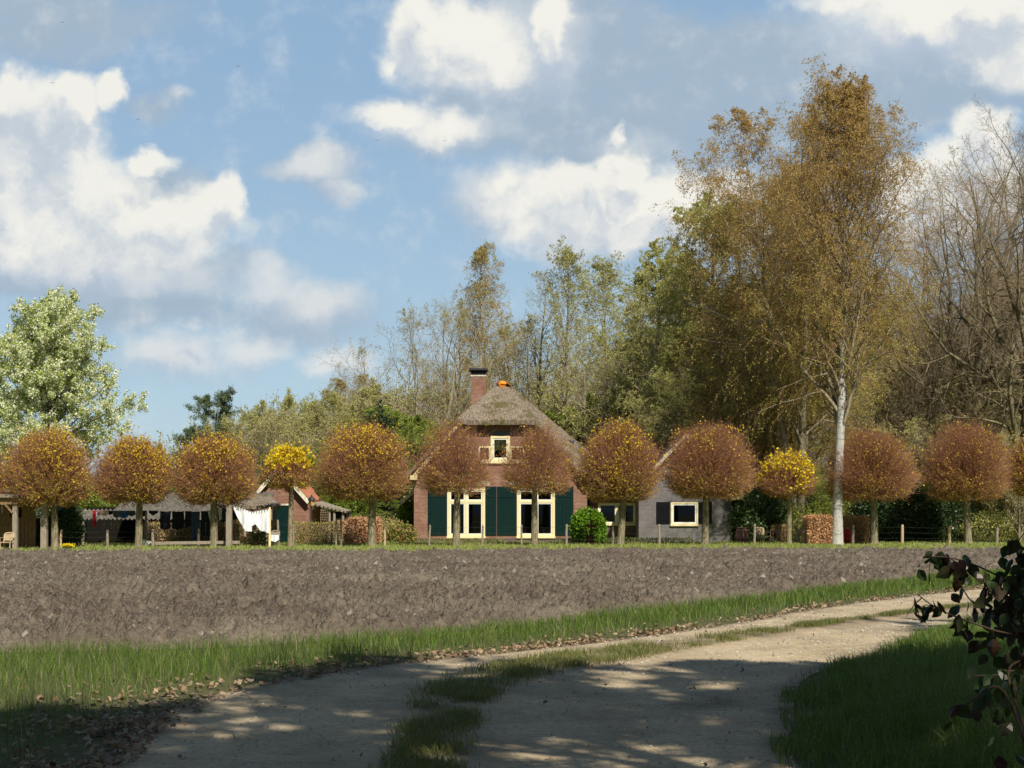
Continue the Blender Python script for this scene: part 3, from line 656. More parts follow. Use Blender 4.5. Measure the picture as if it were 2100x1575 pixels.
# --- the row of clipped globe trees
def globe(seed, a, hu, hl, zc, trunk_h, r0, yel, cov, olive, label, loc, off=0, nshoot=2300, nleaf=15000, lsz=.075, bright=False):
    """a: crown radius; zc: height of the widest ring; hu/hl: crown height above/below it; off: trunk offset from the crown centre"""
    r = np.random.default_rng(seed)
    T = trunk_path(r, trunk_h+.35, (r.normal(0, .06), r.normal(0, .05)), 8, .012, (off, 0)); TR = rad_path(r0, 8, .35, .55)
    # limbs
    fork = T[0, -2]; nl = 9; az = np.arange(nl)*2.4; el = r.uniform(.45, 1.25, nl)
    d = np.c_[np.cos(az)*np.cos(el), np.sin(az)*np.cos(el), np.sin(el)]; end = np.c_[d[:, 0]*a*.55, d[:, 1]*a*.55, zc-hl*.45+d[:, 2]*hu*.7]
    tt = np.linspace(0, 1, 6)[None, :, None]; LP = fork+(end[:, None]-fork)*tt+r.normal(0, .05, (nl, 6, 3))*tt*(1-tt)*4; LP[:, 0] = fork-np.array([0, 0, .08])
    LR = .05*(1-np.linspace(0, 1, 6)[None, :]*.7)*np.ones((nl, 1))
    # shoots run out to the clipped surface
    n = nshoot; dd = norm(r.normal(0, 1, (n, 3))); dd[:, 2] = np.where(dd[:, 2] < -.88, -dd[:, 2], dd[:, 2]); rho = r.uniform(.83, 1.04, n)*(1-.22*(r.random(n) < .3)*r.random(n))
    bump = 1+.05*np.sin(dd[:, 0]*4+seed)*np.cos(dd[:, 2]*5+dd[:, 1]*4+seed*2)+.16*(fbm(dd[:, 0]*2.2+seed, dd[:, 2]*2.2+dd[:, 1]*2, 1.6, 3)-.44)
    q_ = np.where(dd[:, 2] > 0, 2.25, 3.0); hr = np.hypot(dd[:, 0], dd[:, 1]); dd = dd/((hr**q_+np.abs(dd[:, 2])**q_)**(1/q_))[:, None]
    S = dd*rho[:, None]*bump[:, None]*np.c_[np.full(n, a), np.full(n, a), np.where(dd[:, 2] > 0, hu, hl)]; S[:, 2] += zc
    cb = np.array([off*.5, 0, zc-hl*.72]); st = cb+(S-cb)*r.uniform(.12, .62, n)[:, None]+r.normal(0, .10, (n, 3))
    tt = np.linspace(0, 1, 5)[None, :, None]; mid = r.normal(0, .09, (n, 1, 3)); mid[:, :, 2] -= .1; SP = st[:, None]*(1-tt)+S[:, None]*tt+mid*tt*(1-tt)*3+r.normal(0, .02, (n, 5, 3))
    SR = np.linspace(.0105, .004, 5)[None, :]*r.uniform(.7, 1.2, (n, 1))
    p2, q2 = grow_level(r, SP, SR, 4, .3, .98, .6, .25, .30, None, 3, .15, .06, .7, .5, .0035)
    # leaves and buds sit on the outer parts
    pos = np.vstack([points_on(r, SP, nleaf//2, .45, 1.0), points_on(r, p2, nleaf-nleaf//2, .1, 1.0)])+r.normal(0, .025, (nleaf, 3))
    q = (pos-np.array([0, 0, zc])); hrel = q[:, 2]/hu; nn = fbm(pos[:, 0]*1.0+seed, pos[:, 2]*1.0+pos[:, 1], 1.6, 3)
    py = np.clip(yel+(.08 if yel > .05 else -.06)+1.35*cov*np.clip(hrel-.22+(.45*q[:, 0]/a if seed in (102, 111) else 0), -1, 1)+(nn-.45)*2.0, .02, .97); u = r.random(nleaf); isy = u < py
    po = np.clip(olive*np.clip(.25-hrel, .05, 1)*1.5+(nn-.45), 0, .8); u2 = r.random(nleaf); iso = (~isy) & (u2 < po); isr = ~isy & ~iso & (u2 > .55+.0*hrel); isb = ~isy & ~iso & ~isr
    ls = []
    for mk, mm, s, asp in ((isy, 'lf_ye' if bright else 'lf_or', 1.6 if bright else 1.25, 1.3), (iso, 'lf_ol', .95, 1.), (isr, 'lf_or' if not bright else 'lf_red', .75, .9), (isb, 'lf_red', .7, .9)):
        k = int(mk.sum())
        if k: V, Q = scatter_quads(pos[mk], lsz*s*r.uniform(.6, 1.3, k), seed, 0, asp); ls.append((V, Q, M[mm]))
    k = int(isy.sum())
    if not bright and k:      # sprinkle of clear yellow among the orange
        sel = pos[isy][r.random(k) < (1 if yel > .05 else .35)*np.clip(.38+.9*np.clip(hrel[isy], -.3, 1), 0, .95)]; V, Q = scatter_quads(sel+r.normal(0, .03, sel.shape), lsz*1.1, seed+3, 0, 1.2); ls.append((V, Q, M['lf_ye']))
    return make_tree('globe_tree', [tubes(T, TR, 9), tubes(LP, LR, 5)], [tubes(SP, SR, 3), tubes(p2, q2, 3)], ls, M['bark_row'], M['twig_red'], label, 'clipped tree', loc, 'clipped globe trees in a row along the fence')
ROW = [  # centre px, trunk px, width px, top, bottom, trunk radius px, yellowness, yellow-at-top, olive, shoots, leaves, bright, label
 (-50,-52,124,905,1030,9,.15,.3,.3,1500,9000,0,'globe-clipped tree cut off by the left edge of the photo, left of the timber shelter'),
 (98,113,180,880,1032,8,.30,.15,1.6,2000,16000,0,'mottled orange-olive globe tree right of the timber shelter, before the blossoming pear'),
 (272,284,166,897,1030,8,.20,.75,.7,2300,16000,0,'rust globe-clipped tree with a golden right shoulder, behind the blue laundry'),
 (442,438,172,893,1032,8.5,.22,.6,.7,2300,16000,0,'globe-clipped tree with golden top between the dark trousers and the white sheets'),
 (592,595,118,912,1002,6,.32,1.7,.5,420,8500,1,'small globe tree with brilliant lemon-yellow top in front of the brick shed gable'),
 (745,762,190,870,1024,8.5,.12,.8,.8,2600,18000,0,'large rust globe-clipped tree with amber cap between brick shed and farmhouse'),
 (930,935,172,865,1014,8,-.02,.2,.45,1050,7600,0,'thin red-brown globe-clipped tree in front of the left half of the thatched gable'),
 (1104,1096,160,872,1012,7.5,-.02,.25,.45,980,7200,0,'thin red-brown globe-clipped tree in front of the right half of the thatched gable'),
 (1270,1272,172,868,1024,8,.10,.35,1.0,2500,18000,0,'dense orange-brown globe-clipped tree in front of the low brick wing'),
 (1454,1446,188,868,1022,7.5,.04,.5,.5,2600,18000,0,'broad russet globe-clipped tree in front of the grey cottage'),
 (1614,1618,126,920,1016,5.5,.5,.9,.4,800,4600,1,'small see-through yellow globe tree to the right of the grey cottage'),
 (1786,1793,190,880,1024,8,.0,.35,.35,2500,16500,0,'russet globe-clipped tree directly right of the white birch trunk'),
 (1980,1986,178,865,1026,8,-.02,.2,.6,2400,16000,0,'tall red-brown globe-clipped tree with pale trunk near the right edge'),
 (2122,2128,120,890,1018,7,.12,.4,.6,1500,10000,0,'globe-clipped tree cut off by the right edge of the photo'),
]
def rowY(px): return 63+px/2100*10
for i, (cx, tx, w, top, bot, tr, ye, cv, ol, ns, nl, br, lab) in enumerate(ROW):
    Y = rowY(cx); s = Y/F; zt = Z(top, Y); zb = Z(bot, Y); zc = zb+(zt-zb)*.38
    globe(100+i, w/2*s*1.03, zt-zc, (zc-zb)*1.08, zc, zb+.05, tr*s, ye, cv, ol, lab, (X(cx, Y), Y, 0), (tx-cx)*s, ns, nl, .082, bool(br))
# --- background trees
def at(px, Y): return (X(px, Y), Y, 0)
TOPH = {}
def fit(root, py, Y):
    z = 0
    for ch in root.children:
        n = len(ch.data.vertices); a = np.empty(n*3, np.float32); ch.data.vertices.foreach_get('co', a); z = max(z, float(np.percentile(a[2::3], 99.97)))
    TOPH[root.name] = z; root.scale = (root.scale[0], root.scale[1], Z(py, Y)/z); return root
def hz(py, Y): return Z(py, Y)
BG = 'trees of the wood behind the houses'
# golden birches
def birch(seed, H, r0, loc, label, w=.26, crown=.22, n1=34, stems=1, spread=.1, leaf='lf_birch', nleaf=26000, n2=9, n3=6, n4=4, lean=(0, 0), leaf2='lf_birch2', lp=.35, ls=.09, name='birch_tree', matb='bark_birch'):
    return generic(seed, H, r0, stems, spread, crown, w, n1, n2, n3, n4, .62, .07, .0, .10, leaf, nleaf, ls, matb, 'twig_birch', label, 'birch', name, loc, BG, 0, .42, None if leaf2 != 'lf_birch2' else .52, 1.15, 4,
                   lambda t: np.clip(np.sin(np.pi*np.clip((t-crown)/(1-crown)*.72+.24, 0, 1)), .12, 1), .005, leaf2, .5, .02, .0035, aspect=.62, lean=lean)
b1 = birch(201, hz(128, 71), .32, at(1716, 71), 'tallest birch, golden brown, on a thick white trunk beside the beech hedge block', .34, .24, 52, 1, nleaf=220000, ls=.115, lean=(.7, 0), n4=5, matb='bark_birch')
b2 = birch(202, hz(190, 79), .24, at(1640, 79), 'tall golden birch leaning left behind the tallest birch', .30, .2, 40, 2, .10, matb='bark', nleaf=130000, ls=.115, lean=(-1.4, 0))
b3 = birch(203, hz(330, 86), .22, at(1560, 86), 'olive-gold birch rising behind the small yellow globe tree', .30, .14, 34, 2, .09, matb='bark', leaf='lf_birch2', ls=.12, nleaf=70000, leaf2='lf_birch', lp=.4)
b4 = birch(204, hz(497, 104), .16, at(985, 104), 'slender brown-tipped birch above the chimney of the farmhouse', .20, .28, 26, 1, nleaf=22000, ls=.12, leaf='lf_birch', lp=.6, leaf2='lf_pale')
def cp(src, px, Y, py, rz, label, sx=1.0, group=BG, H=None, name=None):
    h = TOPH[src.name]; s = hz(py, Y)/h
    return copy_thing(src, at(px, Y), rz, (s*sx, s*sx, s), label, name, group)
fit(b1, 128, 71); b1.scale = (.86, .9, b1.scale[2]); fit(b2, 190, 79); fit(b3, 330, 86); fit(b4, 497, 104)
cp(b1, 1668, 88, 300, 2.2, 'golden birch close behind and left of the tallest birch', .95)
cp(b3, 1470, 92, 520, 2.1, 'olive birch filling the gap left of the tall birches, above the grey cottage', 1.15)
cp(b3, 1800, 96, 560, 4.0, 'olive birch between the tallest birch and the bare oaks', 1.0)
cp(b3, 1655, 84, 560, 1.0, 'lower olive birch in front of the tall golden birches', 1.45)
cp(b2, 1545, 82, 600, 3.0, 'lower golden birch left of the white trunk', 1.5)
cp(b4, 745, 118, 765, 1.3, 'short golden-brown birch in the left wood above the amber-capped globe tree', 1.3)
cp(b4, 700, 122, 775, 3.3, 'pale tan birch at the left shoulder of the wood', 1.5)
# poplar-like trees with pale young leaf
p1 = generic(211, 22, .20, 1, 0, .30, .24, 26, 7, 6, 3, .62, .13, .06, .09, 'lf_pale', 15000, .11, 'bark', 'twig_gr', 'upright pale-green poplar whose tip stands clear above the thatched ridge', 'poplar', 'poplar_tree', at(1158, 100), BG, scale=(1, 1, hz(488, 100)/22))
fit(p1, 488, 100)
cp(p1, 1248, 108, 515, 2.0, 'thin poplar with pale leaves above the vent pipe of the farmhouse', 1.2)
cp(p1, 1310, 112, 540, 4.1, 'loose poplar just left of the larch', 1.4)
w1 = generic(215, 20, .24, 3, .14, .25, .30, 36, 8, 6, 4, .65, .12, .05, .12, 'lf_pale', 9000, .10, 'bark', 'twig_br', 'broad bare tree with grey-brown twigs directly behind the thatched ridge', 'tree', 'bare_tree', at(1085, 104), BG, scale=(1, 1, hz(545, 104)/20)); fit(w1, 545, 104)
cp(w1, 1035, 112, 560, 2.4, 'bare grey-brown tree behind the orange ridge cap', 1.0)
w2 = generic(216, 17, .22, 2, .16, .18, .36, 30, 8, 6, 4, .75, .10, .04, .12, 'lf_pale', 6000, .09, 'bark', 'twig_br', 'spreading leafless tree with tan twigs above the large amber-capped globe tree', 'tree', 'bare_tree', at(880, 100), BG, scale=(1, 1, hz(608, 100)/17)); fit(w2, 608, 100)
cp(w2, 800, 110, 690, 2.2, 'small leafless tree on the left slope of the wood', 1.1)
cp(w2, 930, 115, 600, 4.4, 'leafless tree with pale twigs left of the brown-tipped birch', 1.0)
cp(w1, 1200, 96, 660, 3.6, 'many-stemmed tree with dark stems above the right thatch slope', .9)
cp(w1, 1275, 98, 590, 5.2, 'many-stemmed tree between poplars and larch', .9)
# larches: long rising arms, hanging tufts
def larch(seed, H, r0, loc, label, w=.34, crown=.15, lean=(0, 0), n1=44, nleaf=60000, leaf='lf_larch'):
    o = generic(seed, H, r0, 1, 0, crown, w, n1, 9, 6, 3, 1.25, lambda s: .02+.13*s, .0, .10, leaf, nleaf, .13, 'bark', 'twig_gr', label, 'larch', 'larch_tree', loc, BG, 0, .45, None, .7, 3,
                lambda t: np.clip(1.15-t*.95, .1, 1), .006, 'lf_pale', .2, .03, .005, aspect=.8, lean=lean); return o
l1 = larch(221, hz(430, 88), .30, at(1455, 88), 'green larch with long arms reaching left of the golden birches', .40, .12); fit(l1, 390, 88)
cp(l1, 1350, 95, 500, 1.9, 'larch with drooping green-brown arms right of the poplars', 1.1)
cp(l1, 1405, 84, 650, 3.5, 'lower larch above the gap between wing and grey cottage', 1.1)
cp(l1, 1310, 100, 680, 5.0, 'small larch behind the right end of the thatched roof', 1.1)
g1 = generic(225, 15, .18, 1, 0, .15, .30, 30, 8, 6, 4, .7, .1, .02, .12, 'lf_pale', 15000, .12, 'bark_dk', 'twig_gr', 'pale green tree standing in the middle of the larches', 'tree', 'leafing_tree', at(1385, 104), BG, scale=(1.2, 1.2, hz(560, 104)/15)); fit(g1, 580, 104)
cp(g1, 1500, 110, 560, 2.0, 'pale green tree behind the long-armed larch', 1.3)
cp(g1, 1840, 105, 720, 1.1, 'pale green sapling tree right of the white birch trunk', 1.0)
# bare oaks at the right
o1 = generic(236, 20, .50, 1, 0, .16, .56, 22, 9, 8, 5, .78, .07, .035, .17, None, 0, .1, 'bark_oak', 'twig_br', 'biggest bare oak with dark crooked limbs at the right edge', 'oak', 'bare_oak', at(2105, 80), BG, wob=.05, twr=.008, r4=.005,
             shape=lambda t: np.clip(1.25-t*.95, .2, 1), scale=(1, 1, hz(215, 80)/20)); fit(o1, 200, 80)
o2 = generic(232, 20, .42, 2, .18, .15, .55, 20, 9, 7, 5, .75, .08, .035, .16, 'lf_pale', 2500, .08, 'bark_oak', 'twig_br', 'bare oak with fine upright twigs between the tallest birch and the biggest oak', 'oak', 'bare_oak', at(1985, 94), BG, wob=.05, twr=.008, r4=.005,
             shape=lambda t: np.clip(1.2-t*.85, .2, 1), scale=(1, 1, hz(275, 94)/20)); fit(o2, 262, 94)
cp(o2, 2150, 100, 240, 2.6, 'bare oak behind the biggest one, cut off by the right edge', 1.0)
cp(o1, 2000, 88, 330, 1.0, 'bare oak in front of the fine-twigged oak, left of the biggest', .9)
cp(o2, 1930, 100, 350, 5.4, 'bare oak right behind the right side of the tallest birch', 1.1)
cp(o1, 1900, 108, 420, 3.3, 'lower bare oak left of the fine-twigged oak', .8)
cp(o2, 2060, 92, 520, 4.6, 'low bare oak with lichened twigs above the tall red-brown globe tree', 1.2)
cp(o2, 1880, 88, 620, 1.2, 'low tangled oak above the russet globe tree', 1.1)
# pear in blossom, far left
def pear():
    r = np.random.default_rng(241); H = Z(592, 76); T = trunk_path(r, H*.93, (.5, 0), 14, .03); TR = rad_path(.24, 14)
    sh = lambda t: np.clip(np.sin(np.pi*np.clip((t-.14)/.86*.78+.2, 0, 1))**.7, .2, 1)
    p1, q1 = grow_level(r, T, TR, 44, .14, .98, lambda t: 1.15-.7*t, .15, .42, sh, 8, .14, .05, .5, .2, .012)
    p2, q2 = grow_level(r, p1, q1, 8, .2, 1, .8, .2, .42, lambda t: 1.1-.5*t, 5, .16, .03, .55, .3, .008)
    p3, q3 = grow_level(r, p2, q2, 6, .1, 1, .8, .25, .5, None, 3, .2, .04, .6, .4, .006)
    n = 17000; c = points_on(r, p3, n, .1, 1.0)
    wv = []; gv = []
    c1 = np.repeat(c[:14000], 7, 0)+r.normal(0, .085, (14000*7, 3)); V, Q = scatter_quads(c1, .10*r.uniform(.7, 1.3, len(c1)), 1, 0, 1.7); wv = (V, Q, M['blossom'])
    c2 = np.repeat(c[5000:], 5, 0)+r.normal(0, .11, (12000*5, 3)); V, Q = scatter_quads(c2, .12*r.uniform(.7, 1.3, len(c2)), 2, 0, 1.3); gv = (V, Q, M['lf_pear'])
    return make_tree('pear_tree', [tubes(T, TR, 9), tubes(p1, q1, 6), tubes(p2, q2, 4)], [tubes(p3, q3, 3)], [wv, gv], M['bark_dk'], M['twig_gr'],
                     'big pear tree covered in white blossom at the left edge', 'fruit tree', at(92, 76))
pr = pear(); fit(pr, 592, 76); pr.scale = (.84, .84, pr.scale[2])
copy_thing(pr, at(-60, 84), 2.0, (.9, .9, .86), 'second blossoming pear behind the first, cut off by the left edge')
# pine, conifer, shrubs
def pine():
    r = np.random.default_rng(251); H = 11.5; T = trunk_path(r, H, (.3, 0), 12, .03); TR = rad_path(.18, 12)
    p1, q1 = grow_level(r, T, TR, 26, .3, .98, 1.15, .2, .26, lambda t: 1.25-t*.8, 6, .12, .08, .45, .25, .01)
    p2, q2 = grow_level(r, p1, q1, 7, .25, 1, .7, .2, .45, None, 4, .15, .08, .6, .4, .007)
    c = points_on(r, p2, 2600, .4, 1.0); c = np.repeat(c, 9, 0)+r.normal(0, .11, (2600*9, 3)); V, Q = scatter_quads(c, .17, 3, 0, .45)
    o = make_tree('pine_tree', [tubes(T, TR, 8), tubes(p1, q1, 5)], [tubes(p2, q2, 3)], [(V, Q, M['lf_pine'])], M['bark'], M['twig_br'], 'dark pine standing alone against the sky at the left end of the wood', 'pine', at(440, 105), BG,
                     scale=(1, 1, hz(795, 105)/11.5)); return fit(o, 795, 105)
pn = pine(); cp(pn, 392, 108, 868, 2, 'small pine just left of the lone dark pine', .9)
# willow-like bushes of the left wood
s1 = generic(261, 9, .10, 5, .16, .06, .34, 50, 7, 6, 4, .5, .13, .07, .10, 'lf_pale', 22000, .09, 'bark', 'twig_gr', 'tall olive willow bush behind the bright lemon-yellow globe tree', 'willow', 'willow_bush', at(560, 98), 'willows behind the brick shed', scale=(1, 1, hz(795, 98)/9)); fit(s1, 795, 98)
GW = 'willows behind the brick shed'
for px, Y, py, rz, sx, lab in ((500, 100, 828, 1.2, 1.0, 'olive willow bush right of the lone pine'), (625, 102, 800, 2.7, 1.0, 'willow bush with yellowish twigs right of the lemon-yellow globe tree'), (680, 100, 790, 4.4, 1.1, 'willow bush left of the amber-capped globe tree'),
                           (600, 108, 815, 5.5, 1.1, 'willow bush in the second row behind the shed'), (740, 106, 770, .6, 1.1, 'willow bush above the amber-capped globe tree'), (450, 104, 860, 3.4, .9, 'low willow bush at the foot of the lone pine'), (350, 112, 900, 3.0, 1.0, 'faint low willow bush farthest left, between pine and pear')):
    cp(s1, px, Y, py, rz, lab, sx, GW)
s2 = generic(262, 8, .10, 4, .18, .05, .40, 44, 7, 6, 4, .6, .1, .06, .14, 'lf_pale', 7000, .10, 'bark', 'twig_br', 'brown leafless thicket bush right of the lone pine', 'bush', 'bare_bush', at(530, 94), BG, scale=(1, 1, hz(835, 94)/8)); fit(s2, 835, 94)
lst = [(820, 104, 790, 'brown leafless bush below the tan spreading tree'), (960, 108, 800, 'brown leafless bush left of the chimney'), (1330, 118, 780, 'brown leafless bush deep behind the larch'), (1180, 118, 800, 'brown leafless bush deep behind the poplars'),
       (1760, 92, 700, 'tangled leafless bush right of the tallest birch'), (1930, 98, 640, 'tangled leafless bush under the fine-twigged oak'), (2030, 84, 760, 'lichened bush under the biggest oak'), (1870, 82, 850, 'leafless bush above the gap between the two last russet globes'), (2090, 78, 880, 'leafless bush at the right edge behind the fence'),
       (620, 92, 850, 'brown leafless bush behind the shed ridge'), (1060, 122, 790, 'brown leafless bush far behind the ridge cap'), (1440, 118, 720, 'brown leafless bush far behind the larches'), (1600, 108, 720, 'brown leafless bush behind the birches'), (2090, 110, 560, 'brown leafless bush between the far oaks')]
for i, (px, Y, py, lab) in enumerate(lst): cp(s2, px, Y, py, i*1.7, lab, 1.25)
s3 = generic(263, 8, .09, 4, .2, .03, .42, 44, 8, 6, 3, .7, .06, .03, .15, 'lf_br', 34000, .10, 'bark_dk', 'twig_gr', 'bright green bush right of the brick shed', 'bush', 'green_bush', at(712, 82), BG, scale=(1, 1, hz(975, 82)/8)); fit(s3, 975, 82)
lst = [(690, 88, 905, 'bright green bush above the shed lean-to'), (830, 92, 830, 'fresh green bush above the left thatch eave'), (880, 96, 860, 'fresh green bush beneath the tan spreading tree'), (1130, 100, 830, 'green bush behind the upper right thatch slope'), (1190, 100, 835, 'green bush right of the thatched roof'),
       (1240, 98, 815, 'dark green bush above the vent pipe'), (1310, 96, 880, 'green bush between two globe crowns over the wing'), (1380, 96, 850, 'green bush above the ridge of the grey cottage'), (1480, 96, 860, 'green bush behind the broad russet globe'), (1600, 82, 960, 'bright green bush behind the small yellow globe'),
       (1680, 80, 950, 'bright green bush left of the white trunk'), (1740, 84, 985, 'green bush right of the white trunk'), (1910, 86, 900, 'dark green bush under the oaks'), (1990, 84, 960, 'green bush behind the pale-trunked globe tree'), (2075, 82, 990, 'green undergrowth bush at the right edge'),
       (1550, 90, 880, 'green bush at the right of the cottage roof'), (340, 90, 960, 'green bush behind the tiled shed'), (40, 80, 960, 'green bush behind the timber shelter'), (160, 78, 990, 'green bush under the blossoming pear'), (770, 84, 985, 'bright green bush under the amber-capped globe')]
for i, (px, Y, py, lab) in enumerate(lst): cp(s3, px, Y, py, i*2.1, lab, 1.5)
# far belt of wood, one mass
def far_wood():
    r = np.random.default_rng(271); n = 430; px = r.uniform(330, 2250, n); Y = r.uniform(124, 175, n); top = np.interp(px, [330, 500, 700, 850, 1000, 1500, 2250], [935, 890, 850, 820, 790, 740, 640])+r.normal(0, 22, n)
    H = (HZ-top)/F*Y+CH; b = np.c_[(px-1050)/F*Y, Y, np.zeros(n)]; T = []; 
    t = np.linspace(0, 1, 7); T = b[:, None]+np.stack([r.normal(0, .6, (n, 1))*t, r.normal(0, .6, (n, 1))*t, H[:, None]*t], -1)+r.normal(0, .12, (n, 7, 3)); TR = .14*(1-t*.9)[None]*r.uniform(.6, 1.2, (n, 1))
    p1, q1 = grow_level(r, T, TR, 14, .12, 1, .6, .2, .30, lambda t: 1.2-.8*t, 4, .15, .1, .5, .3, .016); p2, q2 = grow_level(r, p1, q1, 7, .15, 1, .6, .25, .5, None, 3, .2, .05, .6, .4, .012)
    V, Q = join([tubes(T, TR, 4), tubes(p1, q1, 3), tubes(p2, q2, 3)]); pos = points_on(r, p2, 170000, .3, 1); V2, Q2 = scatter_quads(pos, .2, 4)
    tag(link('far_wood', np_mesh('far_wood', np.vstack([V, V2]), [Q, Q2+len(V)], [M['twig_br'], M['lf_pale']], [0, 1])), kind='stuff')
far_wood()
# ------------------------------------------------------------------ buildings
def wall_with_holes(mb, x0, x1, z0, z1, holes, y0, y1):
    """rectangular wall x0..x1 z0..z1 with rectangular holes (x0,x1,z0,z1) sharing the same z-range order; simple column split"""
    hs = sorted(holes); x = x0
    for a, b, c, d in hs:
        if a > x: mb.box(x, a, y0, y1, z0, z1)
        if c > z0: mb.box(a, b, y0, y1, z0, c)
        if d < z1: mb.box(a, b, y0, y1, d, z1)
        x = b
    if x < x1: mb.box(x, x1, y0, y1, z0, z1)
def window(parent, x0, x1, z0, z1, y, fw=.12, mull=(), trans=(), fm='cream', sm='white', depth=.16, sash=.07, name='window', label=None, sill=True, outer=0.0):
    """frame with mullions and transoms, inner white sashes, glass panes"""
    f = MB(); yf = y-.035
    f.box(x0, x0+fw, yf, y+depth, z0, z1); f.box(x1-fw, x1, yf, y+depth, z0, z1); f.box(x0+fw, x1-fw, yf, y+depth, z1-fw, z1)
    f.box(x0+fw, x1-fw, yf, y+depth, z0, z0+fw)
    if sill: f.box(x0-.03, x1+.03, yf-.07, yf-.002, z0-.05, z0+.05)
    xs = [x0+fw]; 
    for mx in mull: f.box(mx-fw*.45, mx+fw*.45, yf+.004, y+depth, z0+fw, z1-fw); xs += [mx-fw*.45, mx+fw*.45]
    xs.append(x1-fw); zs = [z0+fw]
    for tz in trans:
        for i in range(0, len(xs), 2): f.box(xs[i], xs[i+1], yf+.008, y+depth, tz-fw*.4, tz+fw*.4)
        zs += [tz-fw*.4, tz+fw*.4]
    zs.append(z1-fw); fo = f.build(name, M[fm], parent)
    sh = MB(); gl = MB(); ys = yf+.03
    for i in range(0, len(xs), 2):
        for j in range(0, len(zs), 2):
            a, b, c, d = xs[i]+.002, xs[i+1]-.002, zs[j]+.002, zs[j+1]-.002
            sh.box(a, a+sash, ys, ys+.06, c, d); sh.box(b-sash, b, ys, ys+.06, c, d); sh.box(a+sash, b-sash, ys, ys+.06, c, c+sash); sh.box(a+sash, b-sash, ys, ys+.06, d-sash, d)
            gl.box(a+sash, b-sash, ys+.02, ys+.028, c+sash, d-sash)
    if sash > 0: so = sh.build('sash', M[sm], fo)
    gl.build('pane', M['glass'], fo)
    return fo
def shutter(parent, x0, x1, z0, z1, y, m='dgreen', n=None, label=None):
    a = MB(); w = x1-x0; k = max(3, int(w/.17)); 
    for i in range(k): a.box(x0+w*i/k+.006, x0+w*(i+1)/k-.006, y-.045, y-.006, z0, z1)
    a.box(x0, x1, y-.022, y-.008, z0+.01, z1-.01)
    for zz in (z0+.18*(z1-z0), z0+.8*(z1-z0)): a.box(x0+.02, x1-.02, y-.065, y-.047, zz-.05, zz+.05)
    o = a.build('shutter', M[m], parent)
    if label: o['label'] = label
    return o
def leafy_solid(name, faces_pts, mats_frac, size, seed, label, cat, loc, core=None, aspect=1.1, group=None, kind=None, jitter=.08):
    """foliage given by point cloud in world coords"""
    r = np.random.default_rng(seed); pts = faces_pts-np.array(loc); n = len(pts); pts = pts+r.normal(0, jitter, pts.shape); pts[:, 2] = np.maximum(pts[:, 2], .02)
    u = r.random(n); Vs = []; Fs = []; mi = []; ms = []; lo = 0; o = 0
    for m, fr in mats_frac:
        k = (u >= lo) & (u < lo+fr); lo += fr; V, Q = scatter_quads(pts[k], size*r.uniform(.6, 1.4, int(k.sum())), seed+len(ms), 0, aspect); Vs.append(V); Fs.append(Q+o); o += len(V); mi.append(len(ms)); ms.append(M[m])
    root = empty(name, loc, label, cat, group)
    link('foliage', np_mesh('foliage', np.vstack(Vs), Fs, ms, mi), root)
    if core is not None:
        V, Q = core; link('branches', np_mesh('branches', V-np.array(loc), [Q], M['twig_br']), root)
    return root
def box_cloud(x0, x1, y0, y1, z1, dens, seed, wob=.06, top_wob=.05):
    r = np.random.default_rng(seed); P_ = []
    def face(n, f): P_.append(f(r.random(n), r.random(n)))
    A = (x1-x0)*z1; B = (y1-y0)*z1; C_ = (x1-x0)*(y1-y0)
    face(int(A*dens), lambda a, b: np.c_[x0+a*(x1-x0), np.full(len(a), y0), b*z1]); face(int(A*dens*.5), lambda a, b: np.c_[x0+a*(x1-x0), np.full(len(a), y0+.12), b*z1])
    face(int(B*dens), lambda a, b: np.c_[np.full(len(a), x0), y0+a*(y1-y0), b*z1]); face(int(B*dens), lambda a, b: np.c_[np.full(len(a), x1), y0+a*(y1-y0), b*z1])
    face(int(C_*dens), lambda a, b: np.c_[x0+a*(x1-x0), y0+b*(y1-y0), np.full(len(a), z1)]); face(int(A*dens*.3), lambda a, b: np.c_[x0+a*(x1-x0), y0+(y1-y0)*b, z1*np.sqrt(b)])
    p = np.vstack(P_); w = wob*(fbm(p[:, 0]*1.0, p[:, 2]*1.0+p[:, 1], 2.4, 3)-.45)*3; p[:, 1] -= w; p[:, 2] *= 1+top_wob*(fbm(p[:, 0], p[:, 1], 1.5, 2)-.4)*3
    return p
def twig_core(x0, x1, y0, y1, z1, n, seed, rad=.012):
    r = np.random.default_rng(seed); b = np.c_[r.uniform(x0, x1, n), r.uniform(y0, y1, n), np.zeros(n)]; d = norm(r.normal(0, .35, (n, 3))+[0, 0, 1.0]); t = np.linspace(0, 1, 4)[None, :, None]
    PP = b[:, None]+d[:, None]*z1*.95*t+r.normal(0, .05, (n, 4, 3)); PP[..., 0] = np.clip(PP[..., 0], x0, x1); PP[..., 1] = np.clip(PP[..., 1], y0, y1); PP[..., 2] = np.clip(PP[..., 2], 0, z1*.97)
    R = np.full((n, 4), rad); p2, q2 = grow_level(r, PP, R, 4, .2, 1, .8, .2, .35, None, 2, .2, 0, .6, .5, .006)
    return join([tubes(PP, R, 4), tubes(p2, q2, 3)])
def ell_cloud(c, rx, ry, rz, n, seed, lump=.12, shell=.35, zmin=.0):
    r = np.random.default_rng(seed); d = norm(r.normal(0, 1, (n, 3))); rho = 1-shell*r.random(n)**2
    l = 1+lump*(np.sin(d[:, 0]*7+seed)*np.cos(d[:, 2]*6+d[:, 1]*5)+fbm(d[:, 0]*2+9, d[:, 2]*2+d[:, 1]*2, 2.0, 3)*1.6-.8)
    p = d*(rho*l)[:, None]*np.array([rx, ry, rz])+np.array(c); return p[p[:, 2] > zmin]
